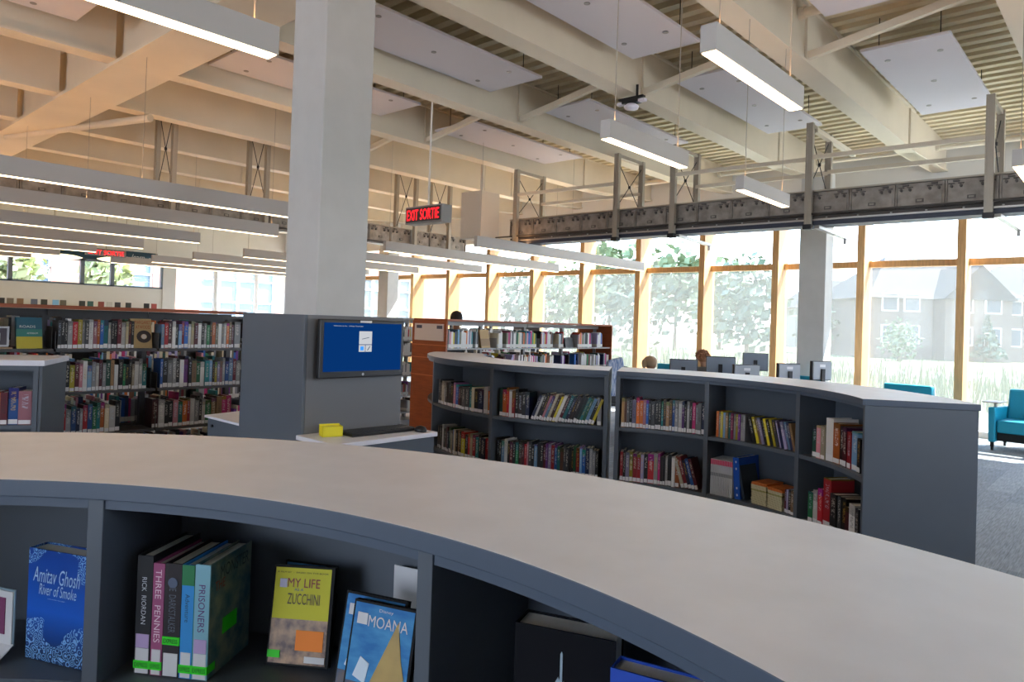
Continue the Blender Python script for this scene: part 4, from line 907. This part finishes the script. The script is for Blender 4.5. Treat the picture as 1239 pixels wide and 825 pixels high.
# ------------------------------------------------------------------ armchairs by the window
def armchair(x, y, rz, label, tablet=True):
    e = empty('armchair', (x, y, 0), rz, label, 'armchair', 'teal armchairs')
    L = dict(local=True)
    MB().box(-.33, .33, -.36, .30, .26, .44).build('seat', TEAL, e, bevel=.025, **L)
    MB().add([(-.34, .18, .34), (.34, .18, .34), (.34, .38, .30), (-.34, .38, .30), (-.34, .30, .86), (.34, .30, .86), (.34, .44, .86), (-.34, .44, .86)], [(3, 2, 1, 0), (4, 5, 6, 7), (0, 1, 5, 4), (1, 2, 6, 5), (2, 3, 7, 6), (3, 0, 4, 7)]).build('backrest', TEAL, e, bevel=.03, **L)
    for s in (-1, 1):
        MB().add([(s * .34, -.38, .12), (s * .43, -.38, .12), (s * .43, .40, .12), (s * .34, .40, .12), (s * .34, -.40, .62), (s * .43, -.40, .62), (s * .43, .40, .60), (s * .34, .40, .60)], [(3, 2, 1, 0), (4, 5, 6, 7), (0, 1, 5, 4), (1, 2, 6, 5), (2, 3, 7, 6), (3, 0, 4, 7)]).build('arm', TEAL, e, bevel=.02, **L)
        for yy in (-.33, .34):
            c = MB().tube((s * .385 - .012, yy, .03), (s * .385 + .012, yy, .03), .03, n=14).box(s * .385 - .02, s * .385 + .02, yy - .02, yy + .02, .05, .121).build('caster', BLACKM, e, **L)
    MB().box(-.335, .335, -.30, .34, .14, .255).build('underframe', DARKU, e, **L)
    if tablet:
        MB().box(-.52, -.30, -.36, .02, .675, .69).build('tablet', mat('tablet_top', '#8a7f78', .4), e, bevel=.004, **L); MB().tube((-.385, -.2, .61), (-.385, -.2, .676), .02).build('tablet_post', ALU, e, **L)
    return e
armchair(-1.22, 12.52, rad(-6), 'teal armchair with tablet arm, cut by the right edge of the picture')
armchair(-2.68, 12.5, rad(176), 'teal armchair seen from behind over the curved bookcase end', False)
o = MB().box(-1.6, -.5, 12.9, 13.1, 0, .05).build('floor_grille', ALU); bpy.data.objects.remove(o)

# ------------------------------------------------------------------ computer area beyond the bookcase
def table(x, y, rz, label, L_=1.5, W_=.75):
    e = empty('computer_table', (x, y, 0), rz, label, 'table')
    MB().box(-L_ / 2, L_ / 2, -W_ / 2, W_ / 2, .71, .735).build('tabletop', mat('table_white', '#cfcdc9', .4), e, local=True, bevel=.003)
    for sx in (-1, 1):
        for sy in (-1, 1): MB().tube((sx * (L_ / 2 - .08), sy * (W_ / 2 - .08), 0), (sx * (L_ / 2 - .08), sy * (W_ / 2 - .08), .71), .022).build('leg', ALU, e, local=True)
    return e
table(-5.12, 9.84, rad(20), 'white computer table holding the leftmost monitor', .66, .45); table(-4.72, 10.62, rad(20), 'white computer table holding the middle monitors', .9, .55); table(-3.78, 10.95, rad(20), 'white computer table nearest the pale window column', .8, .5)
def monitor(x, y, rz, label, w_=.42, h=.29, zt=1.16, white=False):
    e = empty('desktop_monitor', (x, y, .735), rz, label, 'monitor', 'monitors on the computer tables')
    zb = zt - .735 - h
    MB().box(-w_ / 2, w_ / 2, -.02, .02, zb, zb + h).build('bezel', BLACK, e, local=True, bevel=.005)
    BK = mat('monitor_back', '#9aa0a8', .45) if white else mat('monitor_back_dark', '#7d8794', .45)
    MB().box(-w_ / 2 + .012, w_ / 2 - .012, .02, .045, zb + .012, zb + h - .012).build('rear_shell', BK, e, local=True, bevel=.008)
    MB().box(-w_ / 2 + .012, w_ / 2 - .012, -.022, -.02, zb + .015, zb + h - .012).build('screen', emis('screen_glow', '#b8c8dc', .7), e, local=True)
    MB().box(-.03, .03, .045, .07, 0.005, zb + h * .6).build('stand_neck', BLACKM, e, local=True); MB().lathe([(.11, 0), (.11, .01), (.04, .014)], (0, .04, 0), 18).build('stand_base', BLACKM, e, local=True)
    MB().box(-.05, .05, .045, .0465, zb + h - .09, zb + h - .05).build('maker_plate', LABELW, e, local=True) if white else None
    return e
# rz such that local +y (rear) looks back toward the photographer
monitor(-5.25, 9.8, rad(205), 'dark-backed monitor, leftmost of those over the curved bookcase', zt=1.13)
monitor(-4.92, 10.36, rad(205), 'dark-backed monitor beside the person with curly hair', zt=1.18, w_=.44)
monitor(-4.77, 11.31, rad(205), 'highest dark-backed monitor, behind the others', zt=1.235, w_=.40)
monitor(-4.46, 10.24, rad(230), 'light-backed low monitor with pale marks, middle of the row', zt=1.09, white=True)
monitor(-3.99, 10.66, rad(235), 'light-backed monitor left of the pale window column', zt=1.13, white=True, w_=.38)
monitor(-3.63, 10.98, rad(240), 'light-backed monitor in front of the pale window column', zt=1.18, white=True, w_=.36)

# ------------------------------------------------------------------ people
SKIN = mat('skin', '#b98468', .6)
def person(name, label, loc, rz, pose, hair, top, legs, hair_kind):
    e = empty(name, loc, rz, label, 'person')
    if pose == 'stand': J = dict(pel=(0, 0, .93), sp=(0, 0, 1.12), ch=(0, 0, 1.33), nk=(0, .0, 1.47), hipL=(-.1, 0, .88), knL=(-.11, -.02, .5), anL=(-.11, .02, .08), toL=(-.12, -.14, .04), shL=(-.18, 0, 1.38), elL=(-.24, .02, 1.1), wrL=(-.22, -.12, .9))
    else: J = dict(pel=(0, 0, .52), sp=(0, -.01, .70), ch=(0, -.03, .90), nk=(0, -.05, 1.03), hipL=(-.1, -.04, .50), knL=(-.12, -.45, .50), anL=(-.12, -.45, .09), toL=(-.12, -.6, .05), shL=(-.17, -.03, .95), elL=(-.22, -.12, .70), wrL=(-.16, -.36, .76))
    keys = list(J); pts = []; idx = {}
    def addv(k, p, r): idx[k] = len(pts); pts.append((p, r))
    rad_ = dict(pel=.15, sp=.13, ch=.15, nk=.055, hip=.1, kn=.062, an=.042, to=.04, sh=.075, el=.045, wr=.03)
    for k_ in ('pel', 'sp', 'ch', 'nk'): addv(k_, J[k_], rad_[k_])
    for s, S in ((1, 'L'), (-1, 'R')):
        for k_ in ('hip', 'kn', 'an', 'to', 'sh', 'el', 'wr'):
            p = J[k_ + 'L']; addv(k_ + S, (p[0] * s, p[1], p[2]), rad_[k_])
    ed = [('pel', 'sp'), ('sp', 'ch'), ('ch', 'nk')]
    for S in 'LR': ed += [('pel', 'hip' + S), ('hip' + S, 'kn' + S), ('kn' + S, 'an' + S), ('an' + S, 'to' + S), ('ch', 'sh' + S), ('sh' + S, 'el' + S), ('el' + S, 'wr' + S)]
    me = bpy.data.meshes.new('body'); me.from_pydata([p for p, r in pts], [(idx[a], idx[b_]) for a, b_ in ed], [])
    o = bpy.data.objects.new('body', me); COL.objects.link(o); o.parent = e
    sk = o.modifiers.new('skin', 'SKIN'); me.skin_vertices.new() if not me.skin_vertices else None
    for i, (p, r) in enumerate(pts): me.skin_vertices[0].data[i].radius = (r, r * (.75 if i < 4 else 1))
    me.skin_vertices[0].data[0].use_root = True
    sb = o.modifiers.new('sub', 'SUBSURF'); sb.levels = 2; sb.render_levels = 2; me.materials.append(top)
    nz_ = J['nk']; hz = Vector((nz_[0], nz_[1] - .02, nz_[2] + .145))
    h = MB().lathe([(.045, -.155), (.05, -.09), (.062, -.085), (.078, -.04), (.084, .02), (.078, .07), (.05, .105), (.01, .118)], tuple(hz), 20, sx=.92, sy=1.12)
    h.add([hz + Vector(v) for v in ((-.012, -.088, -.03), (.012, -.088, -.03), (0, -.115, -.028), (0, -.09, .01))], [(0, 1, 2), (0, 2, 3), (1, 3, 2), (0, 3, 1)])
    for s in (-1, 1): h.lathe([(.004, -.03), (.012, 0), (.006, .028)], tuple(hz + Vector((s * .08, .005, -.01))), 8, sy=1.6)
    h.build('head', SKIN, e, local=True, smooth=True)
    for s in (-1, 1): MB().lathe([(.002, -.01), (.011, 0), (.002, .01)], tuple(hz + Vector((s * .03, -.083, .008))), 8).build('eye', BLACK, e, local=True)
    MB().box(hz.x - .02, hz.x + .02, hz.y - .092, hz.y - .08, hz.z - .058, hz.z - .052).build('mouth', mat('lips', '#8a4a44', .6), e, local=True)
    q = MB(); q.lathe([(.07, -.06), (.092, -.02), (.096, .03), (.088, .075), (.06, .112), (.012, .13)], tuple(hz + Vector((0, .022, 0))), 18, sx=.98, sy=1.05)
    if hair_kind == 'tail':
        c = hz + Vector((0, .135, .02)); q.lathe([(.01, -.12), (.03, -.08), (.04, -.02), (.03, .03), (.01, .05)], tuple(c), 10)
    if hair_kind == 'curly':
        rr = random.Random(5)
        for i in range(120):
            a = rr.uniform(0, 2 * pi); b_ = rr.uniform(-.4, 1.5); d = Vector((cos(a) * cos(b_), sin(a) * cos(b_) + .15, sin(b_))) * rr.uniform(.095, .125)
            if d.y < -.07 and d.z < .05: continue
            q.lathe([(.004, -.02), (.02, -.008), (.02, .01), (.004, .02)], tuple(hz + Vector((0, .02, .015)) + d), 6)
    q.build('hair', hair, e, local=True, smooth=True)
    # hands with five fingers
    for s, S in ((1, 'L'), (-1, 'R')):
        p = J['wrL']; wv = Vector((p[0] * s, p[1], p[2])); q = MB()
        dr = Vector((0, -.6, -.8)).normalized() if pose == 'stand' else Vector((0, -1, -.15)).normalized(); sd = Vector((1, 0, 0))
        q.bar(wv, wv + dr * .08, .07, .028)
        for i in range(4): q.tube(wv + dr * .075 + sd * (-.027 + .018 * i), wv + dr * (.13 + (.012 if i in (1, 2) else 0)) + sd * (-.03 + .02 * i) + Vector((0, 0, -.015)), .008, .006, n=6)
        q.tube(wv + dr * .02 - sd * s * -.03, wv + dr * .07 + sd * s * .06, .01, .007, n=6)
        q.build('hand', SKIN, e, local=True, smooth=True)
    return e
person('person', 'person with dark hair standing behind the middle bookshelf, only head seen', (-7.55, 7.2, 0), rad(215), 'stand', mat('hair_dark', '#221612', .7), mat('dark_shirt', '#3a4048', .8), None, 'short')
person('person', 'seated person with fair hair in a ponytail beyond the curved bookcase', (-5.85, 9.75, 0), rad(165), 'sit', mat('hair_fair', '#a78a6c', .6), mat('teal_shirt', '#3f8f9c', .8), None, 'tail').scale = (1.08, 1.08, .88)
person('person', 'seated person with curly auburn hair beside the dark-backed monitors', (-5.35, 10.6, 0), rad(190), 'sit', mat('hair_auburn', '#8a5a3a', .7), mat('grey_shirt', '#6a6560', .8), None, 'curly').scale = (.96, .96, .96)
def chair(x, y, rz, label, h=.86):
    e = empty('task_chair', (x, y, 0), rz, label, 'chair', 'teal chairs at the computers')
    MB().box(-.22, .22, -.22, .22, .40, .46).build('seat', TEAL, e, local=True, bevel=.02); MB().box(-.21, .21, .2, .24, .55, h).build('backrest', TEAL, e, local=True, bevel=.02)
    MB().tube((0, 0, .1), (0, 0, .4), .025).build('column_post', BLACKM, e, local=True)
    for i in range(5):
        a = i * 2 * pi / 5; MB().bar((0, 0, .1), (.26 * cos(a), .26 * sin(a), .05), .03, .03).tube((.26 * cos(a), .26 * sin(a) - .01, .025), (.26 * cos(a), .26 * sin(a) + .01, .025), .025).build('leg', BLACKM, e, local=True)
    MB().bar((0, .1, .43), (0, .23, .62), .05, .02).build('back_support', BLACKM, e, local=True)
chair(-6.14, 10.88, rad(20), 'teal chair back just right of the ponytailed person', .97); chair(-5.14, 11.35, rad(10), 'teal chair back showing between the dark-backed monitors', .93); chair(-4.05, 11.45, rad(-10), 'teal chair back just left of the pale window column', .90)
chair(-5.85, 9.78, rad(165), 'teal chair in use under the ponytailed person', .80)
chair(-5.35, 10.63, rad(190), 'teal chair in use under the curly-haired person', .80)
jk = empty('striped_jacket', (-5.93, 8.95, 0), rad(60), 'blue and white striped jacket on a chair back, right of the middle bookshelf', 'jacket')
MB().add([(-.22, -.05, .55), (.22, -.05, .55), (.24, .06, .55), (-.24, .06, .55), (-.12, -.04, 1.08), (.12, -.04, 1.14), (.12, .05, 1.14), (-.12, .05, 1.08)], [(3, 2, 1, 0), (4, 5, 6, 7), (0, 1, 5, 4), (1, 2, 6, 5), (2, 3, 7, 6), (3, 0, 4, 7)]).build('jacket_body', mat('denim_stripe', '#3a5f9a', .8, c2='#c8d0dc', nscale=9, stretch=(6, 1, 1)), jk, local=True, bevel=.03)
MB().box(-.2, .2, -.2, .2, .42, .46).box(-.2, .2, -.02, .01, .46, 1.0).tube((-.17, -.17, 0), (-.17, -.17, .42), .015).tube((.17, -.17, 0), (.17, -.17, .42), .015).tube((-.17, .17, 0), (-.17, .17, .42), .015).tube((.17, .17, 0), (.17, .17, .42), .015).build('chair_under', BLACKM, jk, local=True)

# ------------------------------------------------------------------ far left: display ledge, pendants, navy sign
e = empty('display_ledge', (-22.3, 4, 0), label='long white half-height wall ledge beneath the far band windows', cat='ledge')
MB().box(-22.9, -22.35, 2.0, 9.3, 0, 1.60).build('ledge_body', WHITE, e)
rr = random.Random(3)
for i, (px, hx, nm) in enumerate(((2, '#1c1c1c', 'black'), (13, '#6a5f50', 'brown patterned'), (25, '#7a5a3a', 'brown'), (42, '#5a6072', 'slate'), (54, '#2a2c24', 'olive black'), (68, '#7ab0d8', 'pale blue'), (77, '#5a5648', 'khaki'), (100, '#20241c', 'dark green'), (110, '#1f4f4a', 'teal'), (123, '#7a3020', 'rust'), (133, '#b8b4ac', 'white-grey'), (143, '#2a2a2e', 'charcoal'), (156, '#33342e', 'dark olive'), (178, '#1a1a1a', 'jet black'), (187, '#a84a44', 'brick red'))):
    t_ = (px - 620) / FPX; d_ = 22.45 / (.668 - .744 * t_ * 1.0 * -1 * -1) if False else 22.45 / (.668 + .744 * -t_); y_ = d_ * (.744 + .668 * t_)
    o = MB().box(-22.46, -22.43, y_ - .075, y_ + .075, 1.601, 1.80).build('display_book', mat('disp_' + hx[1:], hx, .5)); tag(o, '%s little face-out book, %s from left on the far ledge' % (nm, ORD[i]), 'book', 'face-out books on the far ledge')
for i, (y_, xx, lb) in enumerate(((5.6, -20.8, 'left pale disc pendant lamp under the navy band'), (7.1, -20.2, 'right pale disc pendant lamp under the navy band'))):
    e = empty('disc_pendant', (xx, y_, 2.85), label=lb, cat='pendant lamp')
    MB().lathe([(.1, 0), (.55, .06), (.65, .10), (.5, .14), (.1, .17)], (xx, y_, 2.8), 28).build('shade', emis('pendant_glow', '#ffe9b0', 1.3), e, smooth=True); MB().tube((xx, y_, 2.97), (xx, y_, ZD), .01).build('hanging_rod', ALU, e)
e = empty('wall_banner', (-22.95, 7.3, 3.2), label='navy wall band with faint white script above far windows', cat='banner')
MB().box(-22.985, -22.95, 5.55, 9.0, 3.03, 3.36).build('band', mat('navy_band', '#0e3a4c', .6), e)
text('band_script', 'read  ~  learn  ~ ', Matrix(((0, 0, 1, -22.945), (1, 0, 0, 8.2), (0, 1, 0, 3.2), (0, 0, 0, 1))), 1.3, .16, LABELW, e, shear=.4)
e = empty('exit_sign', (-19.2, 6.4, 2.95), label='small distant red exit sign among the left light fixtures', cat='exit sign')
MB().box(-19.25, -19.15, 5.85, 6.75, 2.90, 3.06).build('sign_box', mat('sign_housing', '#8d8a88'), e); text('sign_letters', 'EXIT SORTIE', Matrix(((0, 0, 1, -19.145), (1, 0, 0, 6.3), (0, 1, 0, 2.98), (0, 0, 0, 1))), .8, .11, RED, e, off=.008)
MB().tube((-19.2, 6.3, 3.06), (-19.2, 6.3, ZD), .01).build('hanging_rod', ALU, e)

# ------------------------------------------------------------------ outside
gr = mat('pale_grass', '#5c6642', .95, c2='#6e6c50', nscale=.6)
structure(MB().box(-90, 60, 17.5, 150, -.3, -.16).build('ground_outside', gr))
structure(MB().box(-60, 30, 13.9, 17.5, -.3, -.1).build('terrace_outside', mat('concrete', '#c5c2ba', .9, noise=.1, nscale=3)))
structure(MB().box(-60, -23.4, -20, 13.9, -.3, -.1).build('street_outside', mat('asphalt', '#8a8a88', .9)))
structure(MB().box(-60, 50, 34, 40, -.16, -.14).build('road_outside', mat('asphalt_pale', '#a6a49f', .9)))
RB = mat('house_wall', '#6c5f58', .85, noise=.15, nscale=2); RG = mat('house_siding', '#77766f', .85); RF = mat('house_roof', '#3f3d3d', .9, noise=.2, nscale=2); HW = mat('house_window', '#3a424c', .2); HT = mat('house_trim', '#d8d6d0', .7)
def house(x, y, rz, label, W_=12, D_=10, H_=5.4, wall=None):
    e = empty('house', (x, y, -.2), rz, label, 'house', 'houses across the field')
    MB().box(-W_ / 2, W_ / 2, -D_ / 2, D_ / 2, 0, H_).box(-W_ * .1, W_ * .32, -D_ / 2 - 1.4, -D_ / 2, 0, H_).build('wall', wall or RB, e, local=True)
    MB().add([(-W_ / 2 - .4, -D_ / 2 - .4, H_), (W_ / 2 + .4, -D_ / 2 - .4, H_), (W_ / 2 + .4, D_ / 2 + .4, H_), (-W_ / 2 - .4, D_ / 2 + .4, H_), (-W_ * .2, 0, H_ + 3.6), (W_ * .2, 0, H_ + 3.6)], [(0, 1, 5, 4), (1, 2, 5), (2, 3, 4, 5), (3, 0, 4), (3, 2, 1, 0)]).build('roof', RF, e, local=True)
    xa, xb, ym = -W_ * .1 - .3, W_ * .32 + .3, -D_ / 2 - 1.7
    MB().add([(xa, ym, H_), (xb, ym, H_), ((xa + xb) / 2, ym, H_ + 2.6), (xa, 0, H_), (xb, 0, H_), ((xa + xb) / 2, 0, H_ + 2.6)], [(0, 1, 2), (3, 5, 4), (0, 2, 5, 3), (1, 4, 5, 2), (0, 3, 4, 1)]).build('gable', RF, e, local=True)
    for zz in (1.2, 3.6):
        for xx, yy in ((-W_ * .38, -D_ / 2), (-W_ * .24, -D_ / 2), (W_ * .02, -D_ / 2 - 1.4), (W_ * .2, -D_ / 2 - 1.4), (W_ * .42, -D_ / 2)):
            f = MB().box(xx - .65, xx + .65, yy - .06, yy - .01, zz, zz + 1.4).build('window', HT, e, local=True); MB().box(xx - .52, xx + .52, yy - .08, yy - .06, zz + .1, zz + 1.3).build('pane', HW, f, local=True)
def at(px, d, z=0):
    t = (px - 620) / FPX; return Vector((f0.x * d + r0.x * t * d, f0.y * d + r0.y * t * d, z))
for px, d, w2, wl_, lb in ((1105, 58, 12, RB, 'hazy brick house centred behind the second window from the right'), (1165, 96, 12, RG, 'hazy pale house behind the rightmost timber mullion'), (1240, 62, 11, RB, 'hazy house at the right edge of the view'), (1012, 86, 12, RG, 'hazy house partly behind the pale window column')):
    p = at(px, d); house(p.x, p.y, rad(20 + (px % 7) * 4), lb, w2, 9, 4.6, wl_)
LEAF = mat('leaf_green', '#5f6e50', .9, c2='#77856a', nscale=1.5); LEAFD = mat('leaf_dark', '#4a5a4a', .9, c2='#5f6e60', nscale=1.5); BARK = mat('bark', '#6a5a4a', .9); LEAFY = mat('leaf_lime', '#a3ac7c', .9, c2='#b4ba90', nscale=1.5)
def tree(p, h, r, label, leaf, seed, conifer=False, grp='trees outside'):
    rr = random.Random(seed); e = empty('tree', (p.x, p.y, -.2), 0, label, 'tree', grp)
    MB().tube((0, 0, 0), (0, 0, h * .6), .16, .07).build('trunk', BARK, e, local=True)
    q = MB(); 
    def leafq(c, s):
        a = Vector((rr.gauss(0, 1), rr.gauss(0, 1), rr.gauss(0, 1))).normalized(); b_ = a.orthogonal().normalized() * s; c2_ = a.cross(b_).normalized() * s * .7
        q.add([c - b_, c - c2_, c + b_, c + c2_], [(0, 1, 2, 3)])
    n = 520
    for i in range(n):
        a = rr.uniform(0, 2 * pi)
        if conifer:
            zz = rr.random() ** 1.5; c = Vector((cos(a), sin(a), 0)) * r * (1 - zz) * rr.uniform(.3, 1) + Vector((0, 0, h * (.12 + .88 * zz)))
        else:
            u_ = rr.uniform(-1, 1); k_ = rr.random() ** .4; c = Vector((cos(a) * sqrt(1 - u_ * u_), sin(a) * sqrt(1 - u_ * u_), u_ * 1.1)) * r * k_ * (1 + .2 * sin(3 * a + seed)) + Vector((0, 0, h - r * .9))
        leafq(c, rr.uniform(.22, .42) * (h / 6))
    q.build('crown', leaf, e, local=True)
for i, (px, d, h, r, lf, cf, lb) in enumerate(((1195, 52, 3.4, 1.3, LEAFD, True, 'small dark conifer in front of the right-hand houses'), (1000, 60, 4.6, 2.4, LEAF, False, 'broad tree left of the pale window column'), (905, 46, 6.2, 2.9, LEAFD, False, 'tall tree behind the curly-haired person'), (872, 62, 7.4, 3.4, LEAF, False, 'rounded tree behind the middle windows'),
        (818, 54, 7.6, 2.6, LEAF, False, 'tree seen through the window right of the long light'), (768, 50, 5.8, 2.8, LEAFD, False, 'tree seen above the end of the long white light'), (738, 60, 8.6, 2.8, LEAF, False, 'tall pale tree above the middle windows'), (690, 56, 6.2, 3.0, LEAF, False, 'tree behind the far windows over the middle bookshelf'), (1090, 48, 2.6, 1.3, LEAF, False, 'small bushy tree before the brick house'), (640, 60, 6.5, 3.2, LEAFD, False, 'tree behind the windows left of the middle bookshelf end'))):
    tree(at(px, d), h, r, lb, lf, i + 1, cf)
# tall reeds as one mass
rr = random.Random(9); q = MB()
for i in range(5000):
    x = rr.uniform(-30, 12); y = rr.uniform(19, 31); h = rr.uniform(.5, 1.3) * (1.25 if x > -1 else .8); a = rr.uniform(0, pi); dx, dy = .03 * cos(a), .03 * sin(a); lx, ly = rr.uniform(-.2, .2), rr.uniform(-.2, .2)
    q.add([(x - dx, y - dy, -.16), (x + dx, y + dy, -.16), (x + lx, y + ly, h)], [(0, 1, 2)])
o = q.build('tall_grass', mat('reed', '#6f7350', .9)); tag(o, 'pale tall grass growing beyond the terrace', 'grass', kind='stuff')
# brick building across the street at left
e = empty('brick_building', (-31, 8, -.1), label='pink brick building with large gridded windows across the street at left', cat='building')
BK_ = mat('pink_brick', '#94685e', .9, noise=.1, nscale=3)
wins = [(-6, -2.5), (-.5, 3), (5.0, 8.3), (10.2, 12.0), (14.0, 17.6), (19.5, 21.5), (22.5, 26)]
q = MB().box(-36, -31, -12, 30, -.1, 1.2).box(-36, -31, -12, 30, 3.8, 10); ys = [-12] + [v for w3 in wins for v in w3] + [30]
for a_, b_ in zip(ys[::2], ys[1::2]): q.box(-36, -31, a_, b_, 1.2, 3.8)
q.build('brick_wall', BK_, e)
for a_, b_ in wins:
    f = MB().box(-31.2, -31.05, a_, b_, 1.2, 1.3).box(-31.2, -31.05, a_, b_, 3.7, 3.8)
    n_ = max(2, int((b_ - a_) / .85))
    for i in range(n_ + 1): yy = a_ + (b_ - a_) * i / n_; f.box(-31.2, -31.05, yy - .04, yy + .04, 1.2, 3.8)
    f.box(-31.2, -31.05, a_, b_, 2.05, 2.12).box(-31.2, -31.05, a_, b_, 3.05, 3.12)
    w4 = f.build('window_grid', HT, e); MB().box(-31.25, -31.21, a_, b_, 1.2, 3.8).build('pane', mat('sky_glass', '#6f8496', .15), w4)
for i, (y_, lb) in enumerate(((6.6, 'lime-green street tree seen through the far left band window'), (9.3, 'lime-green street tree left of the big far windows'))):
    tree(Vector((-28.5, y_, 0)), 3.9, .8, lb, LEAFY, 40 + i, False, 'lime street trees')
